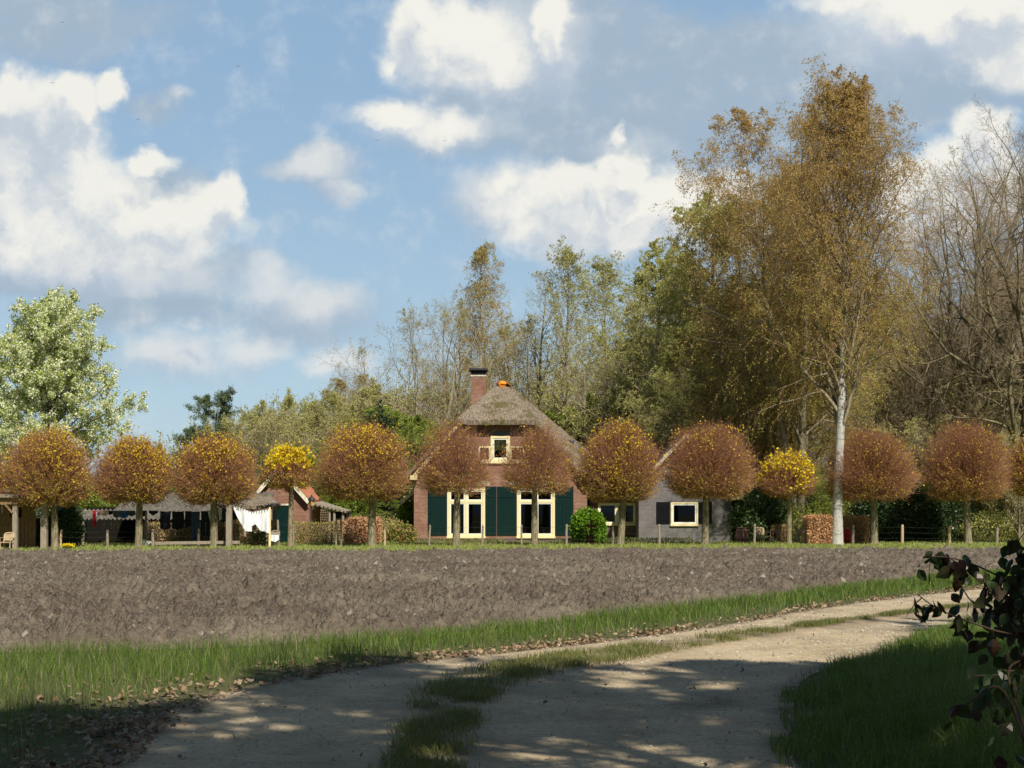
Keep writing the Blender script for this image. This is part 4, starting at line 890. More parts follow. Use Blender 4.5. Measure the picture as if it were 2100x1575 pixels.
def hedge(px0, px1, Y, depth, ztop_py, mats, label, seed, dens=420, size=.075, cat='hedge', wob=.06, tw=.05, group=None, name='hedge'):
    x0, x1 = X(px0, Y), X(px1, Y); z1 = Z(ztop_py, Y); loc = ((x0+x1)/2, Y, 0)
    return leafy_solid(name, box_cloud(x0, x1, Y, Y+depth, z1, dens, seed, wob, tw), mats, size, seed, label, cat, loc, twig_core(x0+.06, x1-.06, Y+.08, Y+depth-.08, z1, int((x1-x0)*depth*38)+6, seed), group=group, jitter=.035)
def shrub(px, Y, wpx, top, mats, label, seed, n=6000, size=.10, ry=None, cat='shrub', name='shrub', bottom=None, lump=.14, group=None, shell=.4):
    s = Y/F; rx = wpx*s/2; zt = Z(top, Y); zb = 0 if bottom is None else Z(bottom, Y); rz_ = (zt-zb)*.56; zc = zt-rz_; loc = (X(px, Y), Y, 0)
    core = twig_core(loc[0]-rx*.55, loc[0]+rx*.55, Y-rx*.4, Y+rx*.4, zt*.8, 24, seed)
    return leafy_solid(name, ell_cloud((loc[0], Y, zc), rx, ry or rx*.8, rz_, n, seed, lump, shell), mats, size, seed, label, cat, loc, core, group=group)

# ===== the thatched farmhouse
YH = 78.0
hx = lambda px: X(px, YH); hzz = lambda py: Z(py, YH)
fh = empty('farmhouse', (hx(1027), YH, 0), 'red brick farmhouse with mossy thatched half-hipped roof, dark green shutters and tall cream windows', 'house')
W = MB(); xl, xr = hx(849), hx(1204); zs = hzz(985)       # eaves height at the sides
w1x = (hx(917), hx(995)); w2x = (hx(1060), hx(1138)); wz = (hzz(1102), hzz(1000))
ztr = wz[1]
yb = YH+.3
holes = [(w1x[0], w1x[1], wz[0], wz[1]), (w2x[0], w2x[1], wz[0], wz[1])]
wall_with_holes(W, xl, xr, 0, ztr, holes, YH, yb)
# gable above: slopes follow the bargeboards
gl = lambda py: hx(np.interp(py, [866, 985], [940, 849])); gr = lambda py: hx(np.interp(py, [866, 985], [1096, 1204]))
uz0, uz1, um = hzz(946), hzz(915), hzz(884); ux = (hx(981), hx(1006), hx(1046), hx(1075)); ztop = hzz(866)
W.prism([(xl, ztr), (xr, ztr), (xr, zs), (gr(946), uz0), (gl(946), uz0), (xl, zs)], YH, yb)
W.prism([(gl(946), uz0), (ux[0], uz0), (ux[0], uz1), (gl(915), uz1)], YH, yb)
W.prism([(ux[3], uz0), (gr(946), uz0), (gr(915), uz1), (ux[3], uz1)], YH, yb)
W.prism([(gl(915), uz1), (ux[1], uz1), (ux[1], um), (gl(884), um)], YH, yb)
W.prism([(ux[2], uz1), (gr(915), uz1), (gr(884), um), (ux[2], um)], YH, yb)
W.prism([(gl(884), um), (gr(884), um), (gr(866), ztop), (gl(866), ztop)], YH, yb)
# side and back walls
yB = YH+15
W.box(xl, xl+.3, yb+.002, yB, 0, zs-.1); W.box(xr-.3, xr, yb+.002, yB, 0, zs-.1); W.box(xl+.302, xr-.302, yB-.3, yB, 0, zs-.1)
wo_ = W.build('wall', M['brick'], fh)
PL = MB(); PL.box(xl-.03, xr+.03, YH-.03, YH-.002, 0, hzz(1104)); PL.build('plinth', M['brick_d'], fh)
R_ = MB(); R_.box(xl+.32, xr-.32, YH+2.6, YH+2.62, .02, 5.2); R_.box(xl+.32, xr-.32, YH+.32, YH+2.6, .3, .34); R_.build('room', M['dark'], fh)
for a, b in (w1x, w2x):
    mid = (a+b)/2; window(fh, a+.002, b-.002, wz[0]+.002, wz[1]-.002, YH, .15, (mid,), (hzz(1029),), sash=.065)
o = MB(); uf = .11
fw_ = window(fh, ux[1]+.002, ux[2]-.002, uz0+.002, um-.27, YH, .12, (), (), sash=.08, sill=False)
window(fh, ux[0]+.002, ux[1]-.004, uz0+.002, uz1-.002, YH, .09, (), (), sash=.0, sill=False); window(fh, ux[2]+.004, ux[3]-.002, uz0+.002, uz1-.002, YH, .09, (), (), sash=.0, sill=False)
a = MB(); a.box(ux[1]+.01, ux[2]-.01, YH+.01, YH+.12, um-.265, um-.005); a.build('lintel', M['leadgrey'], fh)
a = MB(); a.box(hx(978), hx(1078), YH-.12, YH-.037, uz0-.12, uz0+.03); a.build('window_sill', M['cream'], fh)
zs0, zs1 = hzz(1098), hzz(998)
for a, b in ((877.5, 916.5), (995.6, 1018.2), (1019.4, 1059.4), (1138.6, 1176)): shutter(fh, hx(a), hx(b), zs0, zs1, YH)
for a, b in ((975, 1004), (1046, 1062), (1112, 1148), (898, 930)):
    q = MB(); q.box(hx(a), hx(b), YH-.03, YH-.003, hzz(996), hzz(988)); q.build('lintel', M['old_white'], fh)
# bargeboards
def board(parent, p0, p1, w, y0, y1, m='cream', name='bargeboard'):
    d = Vector((p1[0]-p0[0], 0, p1[1]-p0[1])).normalized(); n = Vector((-d.z, 0, d.x))*w/2
    b = MB(); b.prism([(p0[0]-n.x, p0[1]-n.z), (p1[0]-n.x, p1[1]-n.z), (p1[0]+n.x, p1[1]+n.z), (p0[0]+n.x, p0[1]+n.z)] if d.x > 0 else [(p1[0]-n.x, p1[1]-n.z), (p0[0]-n.x, p0[1]-n.z), (p0[0]+n.x, p0[1]+n.z), (p1[0]+n.x, p1[1]+n.z)][::-1], y0, y1)
    return b.build(name, M[m], parent)
yo = YH-.42
bx = lambda px: X(px, yo); bz = lambda py: Z(py, yo)
board(fh, (bx(846), bz(981)), (bx(941), bz(868)), .20, yo, yo+.05); board(fh, (bx(1096), bz(866)), (bx(1200), bz(980)), .20, yo, yo+.05)
for px in (848, 1199):
    a = MB(); a.box(bx(px)-.2, bx(px)+.2, yo-.02, yo+.5, bz(984), bz(975)); a.build('eaves_bracket', M['cream'], fh)
# thatch
def thatch_mesh(patches, th, seed, amp=.05, n=22):
    bm = bmesh.new()
    for (A_, B_, C_, D_), (nu, nv) in patches:
        A_, B_, C_, D_ = map(np.array, (A_, B_, C_, D_)); u = np.linspace(0, 1, nu+1)[:, None, None]; v = np.linspace(0, 1, nv+1)[None, :, None]
        Pp = (A_*(1-u)+B_*u)*(1-v)+(D_*(1-u)+C_*u)*v; vs = [[bm.verts.new(Pp[i, j]) for j in range(nv+1)] for i in range(nu+1)]
        for i in range(nu):
            for j in range(nv):
                try: bm.faces.new((vs[i][j], vs[i+1][j], vs[i+1][j+1], vs[i][j+1]))
                except ValueError: pass
    bmesh.ops.remove_doubles(bm, verts=bm.verts, dist=.02)
    bmesh.ops.recalc_face_normals(bm, faces=bm.faces)
    ex = bmesh.ops.extrude_face_region(bm, geom=bm.faces[:]); lower = [g for g in ex['geom'] if isinstance(g, bmesh.types.BMVert)]
    for v in lower: v.co.z -= th
    low = set(lower)
    for v in bm.verts:
        k = float(fbm(np.array([v.co.x*1.0]), np.array([v.co.y+v.co.z]), 1.7, 4)[0])-.45; v.co.z += k*amp*2.2
    bmesh.ops.recalc_face_normals(bm, faces=bm.faces)
    return bm
def from_bm(name, bm, m, parent):
    off = parent.location; 
    for v in bm.verts: v.co -= off
    me = bpy.data.meshes.new(name); bm.to_mesh(me); bm.free(); me.materials.append(m); o = bpy.data.objects.new(name, me); col.objects.link(o); o.parent = parent
    for p in me.polygons: p.use_smooth = False
    return o
yf = YH-.55
hipL = P(933, 861, yf); hipR = P(1101, 861, yf); vL = P(828, 977, yf); vR = P(1208, 982, yf)
apL = P(1020, 788, YH+2.6); apR = P(1042, 788, YH+2.6); zr = apL.z
rb = Vector((apR.x+.5, YH+15.4, zr)); rbL = Vector((apL.x-.2, YH+15.4, zr))
eLb = Vector((vL.x, YH+15.4, vL.z)); eRm = P(1296, 1000, YH+3.5); eRb = Vector((eRm.x, YH+15.4, eRm.z)); ridm = Vector((apR.x+.1, YH+6.2, zr))
bm = thatch_mesh([((hipL, hipR, apR, apL), (26, 18)), ((vL, hipL, apL, apL), (22, 20)), ((eLb, vL, apL, rbL), (26, 20)), ((hipR, vR, apR, apR), (22, 20)), ((vR, eRm, apR, apR), (16, 20)), ((eRm, eRb, rb, apR), (26, 20)), ((apL, apR, rb, rbL), (2, 20))], .26, 3, .07)
rf = from_bm('roof', bm, M['thatch'], fh)
# ridge tiles and orange-lichened cap
rt = MB(); nn = 30
for i in range(nn):
    t0 = i/nn; c = apR.lerp(rb, t0)+apL.lerp(rbL, t0); c /= 2; L_ = .44; seg = [(c.x+.30*math.cos(a), c.z-.06+.22*math.sin(a)) for a in np.linspace(-.15, math.pi+.15, 9)]
    rt.prism(seg[::1], c.y-.02-.0*i, c.y+L_*.93)
rt.build('ridge_tile', M['tile_o'], rf)
oc = MB(); c = (apL+apR)/2; oc.lathe((c.x+.02, c.y-.1, c.z-.02), [(.26, -.0), (.26, .05), (.20, .13), (.08, .18), (.01, .19)], 14); oc.lathe((c.x-.03, c.y-.22, c.z-.02), [(.14, .06), (.20, .03), (.21, -.12), (.2, -.25)], 14, 'y')
oc.build('ridge_cap', M['orange'], rf)
for sx in (-1, 1): sid = MB(); sid.slab((c.x+sx*.22, c.y-.30, c.z+.10), (c.x+sx*.50, c.y-.34, c.z-.06), (c.x+sx*.50, c.y+.2, c.z-.02), (c.x+sx*.22, c.y+.2, c.z+.12), .06); sid.build('side_tile', M['tile_o'], rf)
# chimney
yc = 82.5; ch = MB(); ch.box(X(966.5, yc), X(996.5, yc), yc, yc+.85, 4.5, Z(772, yc)); cho = ch.build('chimney', M['brick'], fh)
cc = MB(); cc.box(X(965.5, yc), X(997.5, yc), yc-.03, yc+.88, Z(772, yc)+.002, Z(769, yc)); cc.build('chimney_band', M['old_white'], cho)
cc = MB(); x0, x1 = X(967, yc), X(995.5, yc); z0, z1 = Z(769, yc)+.002, Z(759.5, yc)
for i in range(6): xx = x0+(x1-x0)*i/5; cc.box(xx-.04, xx+.04, yc+.02, yc+.1, z0, z1); cc.box(xx-.04, xx+.04, yc+.74, yc+.82, z0, z1)
cc.box(x0-.02, x1+.02, yc+.12, yc+.72, z0, z1-.01); cc.box(X(961.5, yc), X(1000, yc), yc-.14, yc+1.0, z1+.001, Z(755.5, yc)); cc.build('chimney_cap', M['chimcap'], cho)
# vent pipe and roof light on the right slope
vp = P(1170, 918, 80.3); a = MB(); a.tube([vp-Vector((.05, 0, .5)), vp+Vector((.06, 0, .34))], .13, 10); a.tube([vp+Vector((.06, 0, .345)), vp+Vector((.07, 0, .42))], .18, 10); a.build('vent_pipe', M['leadgrey'], fh)
a = MB(); q0 = P(1146, 884, 80.8); q1 = P(1166, 901, 80.8); a.slab(q0+Vector((0, 0, .05)), q1+Vector((0, 0, .05)), q1+Vector((0, .9, .3)), q0+Vector((0, .9, .3)), .07); a.build('roof_light', M['white'], fh)
a = MB(); q0 = P(1176, 908, 80.6); q1 = P(1192, 918, 80.6); a.slab(q0, q1, q1+Vector((0, .9, .3)), q0+Vector((0, .9, .3)), .1); a.build('roof_window', M['leadgrey'], fh)
# low side lean-to at the left of the farmhouse (pale sloped edge)
a = MB(); q = [P(849, 1003, 79.5), P(849, 1012, 79.5), P(822, 1036, 79.5), P(820, 1030, 79.5)]; a.prism([(v.x, v.z) for v in q[::-1]][::-1][::-1], 79.5, 81.5); a.build('side_canopy', M['old_white'], fh)

# things standing in the windows
zsl = wz[0]+.17
wh = empty('cart_wheel', (hx(976), YH+.45, zsl), 'old spoked wooden wheel standing behind the right pane of the left window', 'wheel')
r0 = .34; c = (hx(976), YH+.45, zsl+r0+.02); a = MB()
for k in range(28):
    a0, a1 = 6.283*k/28, 6.283*(k+1)/28; a.bar((c[0]+r0*math.cos(a0), c[1], c[2]+r0*math.sin(a0)), (c[0]+r0*math.cos(a1), c[1], c[2]+r0*math.sin(a1)), .09, .09)
a.build('rim', M['wood'], wh); a = MB()
for k in range(10): t_ = 6.283*k/10; a.bar((c[0]+.07*math.cos(t_), c[1], c[2]+.07*math.sin(t_)), (c[0]+(r0-.04)*math.cos(t_), c[1], c[2]+(r0-.04)*math.sin(t_)), .05, .04)
a.build('spoke', M['wood'], wh); a = MB(); a.lathe((c[0], c[1]+.06, c[2]), [(.09, 0), (.1, .06), (.07, .16)], 12, 'y'); a.build('hub', M['wood'], wh)
for ww in (w1x, w2x): st = MB(); st.box(ww[0]+.1, ww[1]-.1, YH+.34, YH+.8, .36, zsl-.004); st.build('window_ledge', M['wood_b'], fh)
def pot(px, r, h, mt, lab, dy=.5):
    a = MB(); a.lathe((hx(px), YH+dy, zsl), [(r*.75, 0), (r*.95, h*.3), (r, h*.75), (r*.9, h*.9), (r*1.08, h)], 14); tag(a.build('plant_pot', M[mt], None, (hx(px), YH+dy, zsl)), lab, 'pot')
pot(1114.5, .13, .32, 'wood_b', 'smaller brown pot left of the dark bird figure in the right window'); pot(1125, .16, .34, 'wood_b', 'wider brown pot beneath the dark bird figure in the right window')
bf = MB(); cx, cy, cz = hx(1121), YH+.5, zsl+.36
bf.tube([(cx+.12, cy, cz), (cx+.08, cy, cz+.15), (cx, cy, cz+.28), (cx-.06, cy, cz+.42), (cx-.03, cy, cz+.52), (cx+.06, cy, cz+.56)], [.05, .13, .16, .10, .09, .02], 10); bf.tube([(cx-.1, cy-.02, cz+.5), (cx+.1, cy-.05, cz+.36), (cx+.16, cy-.05, cz+.2)], [.03, .07, .02], 8)
tag(bf.build('bird_figure', M['leadgrey'], None, (cx, cy, cz)), 'dark hunched bird figure on the pots behind the right farmhouse window', 'figurine')
vb = MB(); vb.lathe((hx(946), YH+.5, zsl), [(.06, 0), (.12, .05), (.13, .13), (.07, .22), (.05, .25)], 14); tag(vb.build('vase', M['cream'], None, (hx(946), YH+.5, zsl)), 'small round cream vase in the left farmhouse window', 'vase')

# ===== low brick wing
YW = 79.6; wx = lambda px: X(px, YW); wzz = lambda py: Z(py, YW)
wg = empty('brick_wing', (wx(1258), YW, 0), 'low dark brick wing with double window between farmhouse and grey cottage', 'house wing')
W = MB(); hw = (wx(1226), wx(1304), wzz(1076), wzz(1031)); wall_with_holes(W, wx(1209), wx(1313), 0, wzz(1016), [hw], YW, YW+.25); W.build('wall', M['brick_d'], wg)
a = MB(); a.box(wx(1209), wx(1312), YW-.02, YW-.004, wzz(1029.5), wzz(1022)); a.build('lintel', brick('lintel_brick', (.25, .17, .14), (.20, .13, .11), (.34, .3, .27), .075, .3), wg)
window(wg, hw[0]+.002, hw[1]-.002, hw[2]+.002, hw[3]-.002, YW, .08, ((hw[0]+hw[1])/2,), (), sash=.07)
for a_, b_ in ((hw[0]+.2, (hw[0]+hw[1])/2-.14), ((hw[0]+hw[1])/2+.14, hw[1]-.2)):
    q = MB(); q.box(a_, b_, YW+.12, YW+.13, wzz(1050), hw[3]-.12); q.build('roller_blind', M['blind'], wg)
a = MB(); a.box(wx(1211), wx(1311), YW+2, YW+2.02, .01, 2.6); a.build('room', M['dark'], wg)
a = MB(); a.slab((wx(1205), YW-.45, wzz(1016)), (wx(1309), YW-.45, wzz(1016)), (wx(1309), YW+4, wzz(965)), (wx(1205), YW+4, wzz(965)), .12); a.build('roof', M['tile_d'], wg)
a = MB(); a.box(wx(1206), wx(1308), YW-.55, YW-.46, wzz(1020), wzz(1014)); a.build('gutter', M['leadgrey'], wg)

# ===== grey cottage
YC = 77.6; cx_ = lambda px: X(px, YC); cz_ = lambda py: Z(py, YC)
ct = empty('grey_cottage', (cx_(1406), YC, 0), 'small grey-painted brick cottage with black shutters and dark tiled gable roof', 'house')
W = MB(); hw = (cx_(1375.5), cx_(1431.5), cz_(1077), cz_(1030)); xa, xb = cx_(1310), cx_(1501); ze = cz_(1008); za = cz_(892)
wall_with_holes(W, xa, xb, 0, cz_(1015), [hw], YC, YC+.25)
W.prism([(xa, cz_(1015)), (xb, cz_(1015)), (xb, ze), (cx_(1406), za), (xa, ze)], YC, YC+.25); W.box(xa, xa+.25, YC+.252, YC+9, 0, ze-.1); W.box(xb-.25, xb, YC+.252, YC+9, 0, ze-.1); W.build('wall', M['brick_g'], ct)
a = MB(); a.box(cx_(1372), cx_(1435), YC-.012, YC-.002, cz_(1029), cz_(1022)); a.build('lintel', brick('grey_lintel_brick', (.17, .155, .16), (.13, .12, .13), (.22, .2, .2), .075, .3), ct)
window(ct, hw[0]+.002, hw[1]-.002, hw[2]+.002, hw[3]-.002, YC, .075, (), (), sash=.085)
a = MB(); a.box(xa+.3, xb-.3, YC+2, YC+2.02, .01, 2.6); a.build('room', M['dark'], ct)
for p_, q_ in ((1346, 1374), (1432.5, 1460)): shutter(ct, cx_(p_), cx_(q_), cz_(1074), cz_(1029.5), YC, 'black')
am = cx_(1406); yr0, yr1 = YC-.5, YC+9.3; dz = .10
L0 = (cx_(1284), cz_(1013)); R0 = (cx_(1520), cz_(1018)); T0 = (am, za+.12)
a = MB(); a.slab((L0[0], yr0, L0[1]), (T0[0], yr0, T0[1]), (T0[0], yr1, T0[1]), (L0[0], yr1, L0[1]), .12); a.slab((T0[0], yr0, T0[1]), (R0[0], yr0, R0[1]), (R0[0], yr1, R0[1]), (T0[0], yr1, T0[1]), .12); a.build('roof', M['tile_d'], ct)
board(ct, (L0[0]+.05, L0[1]-.10), (T0[0]-.02, T0[1]-.16), .18, yr0-.04, yr0-.002, 'old_white'); board(ct, (T0[0]+.02, T0[1]-.16), (R0[0]-.1, R0[1]-.08), .22, yr0-.04, yr0-.002)
a = MB(); a.box(cx_(1495), cx_(1522), yr0-.06, yr0+.3, cz_(1025), cz_(1011)); a.build('eaves_bracket', M['cream'], ct); a = MB(); a.box(cx_(1285), cx_(1311), yr0-.06, yr0+.3, cz_(1022), cz_(1014)); a.build('eaves_bracket', M['cream'], ct)
a = MB(); a.prism([(cx_(1503), cz_(1027)), (cx_(1522), cz_(1027)), (cx_(1519), cz_(1036)), (cx_(1504), cz_(1068))][::1], YC-.2, YC+.3); a.box(cx_(1502), cx_(1505), YC-.05, YC-.005, .1, cz_(1026)); a.build('eaves_wedge', M['black'], ct)  # black triangular shape with a thin post below the right eave

M['shed_white'] = noisy('mossy_white_paint', (.80, .78, .66), (.55, .52, .38), 5, .7, .1)
# ===== brick shed with orange tiles
YS = 75.0; sx = lambda px: X(px, YS); sz = lambda py: Z(py, YS)
sh_ = empty('brick_shed', (sx(585), YS, 0), 'small red brick shed with flaking white gable boards, dark green door and orange roof tiles', 'shed')
W = MB(); xa, xb = sx(535), sx(634); ze = sz(1024); za = sz(966); dr_ = (sx(556), sx(592), 0.0, sz(1037)); am = sx(573)
wall_with_holes(W, xa, xb, 0, sz(1030), [(dr_[0], dr_[1], 0, dr_[3])], YS, YS+.22)
W.prism([(xa, sz(1030)), (xb, sz(1030)), (xb, sz(1022)), (am, za), (xa, sz(1010))], YS, YS+.22); W.box(xb-.22, xb, YS+.222, YS+6, 0, ze); W.box(xa, xa+.22, YS+.222, YS+6, 0, ze); W.build('wall', M['brick'], sh_)
a = MB(); a.box(sx(553), sx(596), YS-.02, YS-.003, sz(1036.5), sz(1033)); a.build('lintel', M['old_white'], sh_)
a = MB()
for i in range(6): q = dr_[0]+(dr_[1]-dr_[0])*i/6; a.box(q+.004, q+(dr_[1]-dr_[0])/6-.004, YS+.03, YS+.07, .03, dr_[3]-.01)
a.box(dr_[0], dr_[1], YS+.072, YS+.09, .02, dr_[3]-.01); d_ = a.build('door', M['dgreen'], sh_); a = MB(); a.box(dr_[1]-.16, dr_[1]-.12, YS-.02, YS+.028, .95, 1.08); a.build('handle', M['metal'], d_)
La = (sx(530), sz(1012)); Ra = (sx(634), sz(1030)); Ta = (am, sz(959)); a = MB()
a.slab((La[0], YS-.3, La[1]), (Ta[0], YS-.3, Ta[1]), (Ta[0], YS+6.2, Ta[1]), (La[0], YS+6.2, La[1]), .08); a.slab((Ta[0], YS-.3, Ta[1]), (Ra[0], YS-.3, Ra[1]), (Ra[0], YS+6.2, Ra[1]), (Ta[0], YS+6.2, Ta[1]), .08)
for k in range(26):
    y0 = YS-.28+k*.248; a.tube([(Ta[0], y0, Ta[1]+.02), (Ra[0], y0, Ra[1]+.02)], .045, 6)
a.build('roof', M['tile_o'], sh_)
board(sh_, (La[0]-.05, La[1]-.02), (Ta[0], Ta[1]-.06), .20, YS-.36, YS-.31, 'shed_white'); board(sh_, (Ta[0]+.01, Ta[1]-.06), (Ra[0]+.02, Ra[1]-.02), .20, YS-.36, YS-.31, 'shed_white')
# lean-to on its right
lt = empty('lean_to', (sx(675), YS+1, 0), 'low open lean-to on rough posts right of the brick shed', 'lean-to')
a = MB(); a.slab((sx(640), YS+.6, sz(1032)), (sx(707), YS+.6, sz(1048)), (sx(700), YS+4.5, sz(1046)), (sx(636), YS+4.5, sz(1026)), .10)
for k in range(9): t_ = k/8; a.tube([P(640+66*t_, 1031+16*t_, YS+.55), P(640+60*t_, 1028+17*t_, YS+4.4)], .06, 5)
a.build('roof', M['wood'], lt); 
for px in (671, 681, 699): a = MB(); a.tube([(sx(px), YS+.8, 0), (sx(px)+.02, YS+.8, sz(1042+(px-671)*.2))], .07, 7); a.build('post', M['wood'], lt)
a = MB(); a.box(sx(640), sx(703), YS+3.8, YS+3.86, .01, sz(1049)); a.build('back_wall', M['wood_dk'], lt)
a = MB()
for k in range(5): a.tube([(sx(655)+k*.11-.02, YS+.7, sz(1068)), (sx(655)+k*.11, YS+.7, sz(1044))], .008, 4); a.tube([(sx(653), YS+.7, sz(1046+k*5)), (sx(667), YS+.7, sz(1046+k*5))], .008, 4)
a.build('wire_grid', M['wood_l'], lt)
# lantern
YL = 73.2; lp = empty('street_lantern', (X(639, YL), YL, 0), 'black garden lantern with amber glass on a dark post beside the brick shed', 'lantern'); lx = X(639, YL)
a = MB(); a.lathe((lx, YL, 0), [(.13, 0), (.12, .25), (.06, .35), (.05, 1.2), (.075, 1.25), (.045, 1.3), (.035, Z(1040, YL))], 10); a.bar((lx-.2, YL, Z(1044, YL)), (lx+.2, YL, Z(1044, YL)), .03); a.build('pole', M['metal'], lp)
zb = Z(1037, YL); zt_ = Z(1026, YL); a = MB(); k4 = [(.10, zb), (.17, zt_)]; a.lathe((lx, YL, 0), k4, 4); a.build('lamp_glass', M['lamp_glass'], lp)
a = MB(); a.lathe((lx, YL, 0), [(.21, zt_+.002), (.20, zt_+.04), (.10, zt_+.17), (.03, zt_+.21), (.03, zt_+.29)], 8); a.lathe((lx, YL, 0), [(.04, zb-.06), (.12, zb-.03), (.11, zb-.002)], 8); a.build('lamp_cap', M['metal'], lp)

# ===== long pantiled open shed
YT = 71.0; tx = lambda px: X(px, YT); tz = lambda py: Z(py, YT)
ts = empty('open_shed', (tx(330), YT, 0), 'long dark open shed under weathered grey pantiles behind the laundry', 'shed')
def pantile(parent, A_, B_, C_, D_, rows, cols, m, name='roof', amp=.05):
    """A,B eave left/right; C,D ridge right/left"""
    A_, B_, C_, D_ = map(np.array, (A_, B_, C_, D_)); nu = cols*6; nv = rows*3; u = np.linspace(0, 1, nu+1); v = np.linspace(0, 1, nv+1); U, V_ = np.meshgrid(u, v)
    Pp = (A_*(1-U[..., None])+B_*U[..., None])*(1-V_[..., None])+(D_*(1-U[..., None])+C_*U[..., None])*V_[..., None]
    Pp[..., 2] += amp*np.sin(U*cols*2*np.pi)+.035*(1-((V_*rows) % 1.0))+.02*(fbm(U*20, V_*8, 1, 3)-.4)
    nr, ncx = U.shape; idx = np.arange(nr*ncx).reshape(nr, ncx); Q = np.stack([idx[:-1, :-1], idx[:-1, 1:], idx[1:, 1:], idx[1:, :-1]], -1).reshape(-1, 4)
    V0 = Pp.reshape(-1, 3); Vb = V0-np.array([0, 0, .05]); n0 = len(V0)
    e = np.stack([idx[0, :-1], idx[0, 1:], idx[0, 1:]+n0, idx[0, :-1]+n0], -1)[:, ::-1]
    me = np_mesh(name, np.vstack([V0, Vb])-np.array(parent.location), [Q, Q[:, ::-1]+n0, e], M[m]); return link(name, me, parent)
pantile(ts, (tx(232), YT-.2, tz(1050)), (tx(545), YT-.2, tz(1050)), (tx(540), YT+3.4, tz(1009)), (tx(236), YT+3.4, tz(1009)), 7, 36, 'tile_g')
YT2 = 69.6; pantile(ts, (X(150, YT2), YT2, Z(1065, YT2)), (X(536, YT2), YT2, Z(1065, YT2)), (X(540, YT2), YT2+1.2, Z(1050, YT2)), (X(158, YT2), YT2+1.2, Z(1046, YT2)), 3, 44, 'tile_g')
a = MB(); a.box(tx(140), tx(545), YT+3.0, YT+3.06, .01, tz(1040)); a.box(tx(140), tx(142), YT-.6, YT+3.0, .01, tz(1052)); a.build('back_wall', M['dark'], ts)  # walls coloured near-black in place of the shade under the shed roof
for px in (168, 300, 402, 530): a = MB(); a.tube([(X(px, YT2), YT2+.1, 0), (X(px, YT2)+.03, YT2+.1, Z(1062, YT2))], .075, 7); a.build('post', M['wood'], ts)
a = MB()
for i, px in enumerate((211, 214, 226, 229, 234, 239, 243)): a.bar((X(px, 70.4), 70.4, Z(1084-(i % 3)*3, 70.4)), (X(px, 70.4), 70.4, Z(1072-(i % 2)*3, 70.4)), .03)
a.build('hanging_tools', M['wood_l'], ts)
a = MB(); a.box(X(182, 71.5), X(205, 71.5), 71.2, 71.8, Z(1113, 71.5), Z(1108, 71.5)); 
for px in (184, 203): a.bar((X(px, 71.4), 71.4, 0), (X(px, 71.4), 71.4, Z(1112, 71.4)), .06)
a2 = a.build('workbench', M['wood_b'], None, (X(193, 71.5), 71.5, 0)); tag(a2, 'low brown table in the dark of the open shed', 'table')
for i, (px, py, w_, c_) in enumerate(((237, 1105, 26, 'wood'), (262, 1108, 30, 'wood_b'))):
    a = MB(); z_ = Z(py, 71.5); a.box(X(px-w_/2, 71.5), X(px+w_/2, 71.5), 71.2, 71.7, .25, z_)
    for q in range(4): a.box(X(px-w_/2, 71.5)-.02, X(px+w_/2, 71.5)+.02, 71.14, 71.19, .25+q*(z_-.25)/4, .25+(q+.75)*(z_-.25)/4)
    for q in (px-w_/2+2, px+w_/2-2): a.box(X(q, 71.5)-.03, X(q, 71.5)+.03, 71.3, 71.6, 0, .248)
    tag(a.build('slatted_crate', M[c_], None, (X(px, 71.5), 71.5, 0)), ['grey slatted crate under the eave of the open shed', 'brown slatted crate in the open shed left of the white board'][i], 'crate')
# ===== thatched shelter behind the sheets
YG = 69.3; gx = lambda px: X(px, YG); gz_ = lambda py: Z(py, YG)
gz0 = empty('thatched_shelter', (gx(505), YG, 0), 'small shelter with shaggy reed roof behind the white sheets', 'shelter')
bm = thatch_mesh([((P(438, 1034, YG-.8), P(576, 1038, YG-.8), P(552, 1014, YG+1.3), P(462, 1010, YG+1.3)), (30, 10)), ((P(462, 1010, YG+1.3), P(552, 1014, YG+1.3), P(576, 1034, YG+3), P(438, 1030, YG+3)), (30, 8))], .16, 5, .06)
from_bm('roof', bm, M['thatch'], gz0)
a = MB(); a.box(gx(458), gx(542), YG+2.2, YG+2.25, .01, gz_(1036)); a.build('back_wall', M['old_white'], gz0)
a = MB(); a.box(gx(475), gx(492), YG+2.14, YG+2.19, gz_(1058), gz_(1042)); a.box(gx(505), gx(540), YG+2.14, YG+2.19, gz_(1056), gz_(1042)); a.build('window', M['dark'], gz0)
for px in (450, 556): a = MB(); a.tube([(gx(px), YG-.3, 0), (gx(px), YG-.3, gz_(1037))], .07, 7); a.build('post', M['wood'], gz0)
# ===== timber shelter at the left edge
YB = 62.5; q = lambda px: X(px, YB); qz = lambda py: Z(py, YB)
tb = empty('timber_shelter', (q(5), YB, 0), 'brown timber shelter with boarded back wall cut off by the left edge', 'shelter')
a = MB(); a.slab((q(-90), YB-.3, qz(1014)), (q(42), YB-.3, qz(1015)), (q(42), YB+3, qz(1004)), (q(-90), YB+3, qz(1004)), .12); a.build('roof', M['wood'], tb)
a = MB(); a.box(q(26), q(35), YB-.05, YB+.15, 0, qz(1022)); a.build('post', M['wood'], tb); a = MB(); a.box(q(-80), q(-71), YB-.05, YB+.15, 0, qz(1022)); a.build('post', M['wood'], tb)
a = MB(); a.box(q(-85), q(38), YB-.12, YB-.052, qz(1034), qz(1020)); a.bar((q(13), YB-.09, qz(1035)), (q(27), YB-.09, qz(1052)), .12, .06); a.build('beam', M['wood_b'], tb)
a = MB()
for k in range(16): x0 = q(-85)+k*.17; a.box(x0+.006, x0+.16, YB+2.0, YB+2.03, .01, qz(1034))
a.build('back_wall', M['wood_b'], tb)
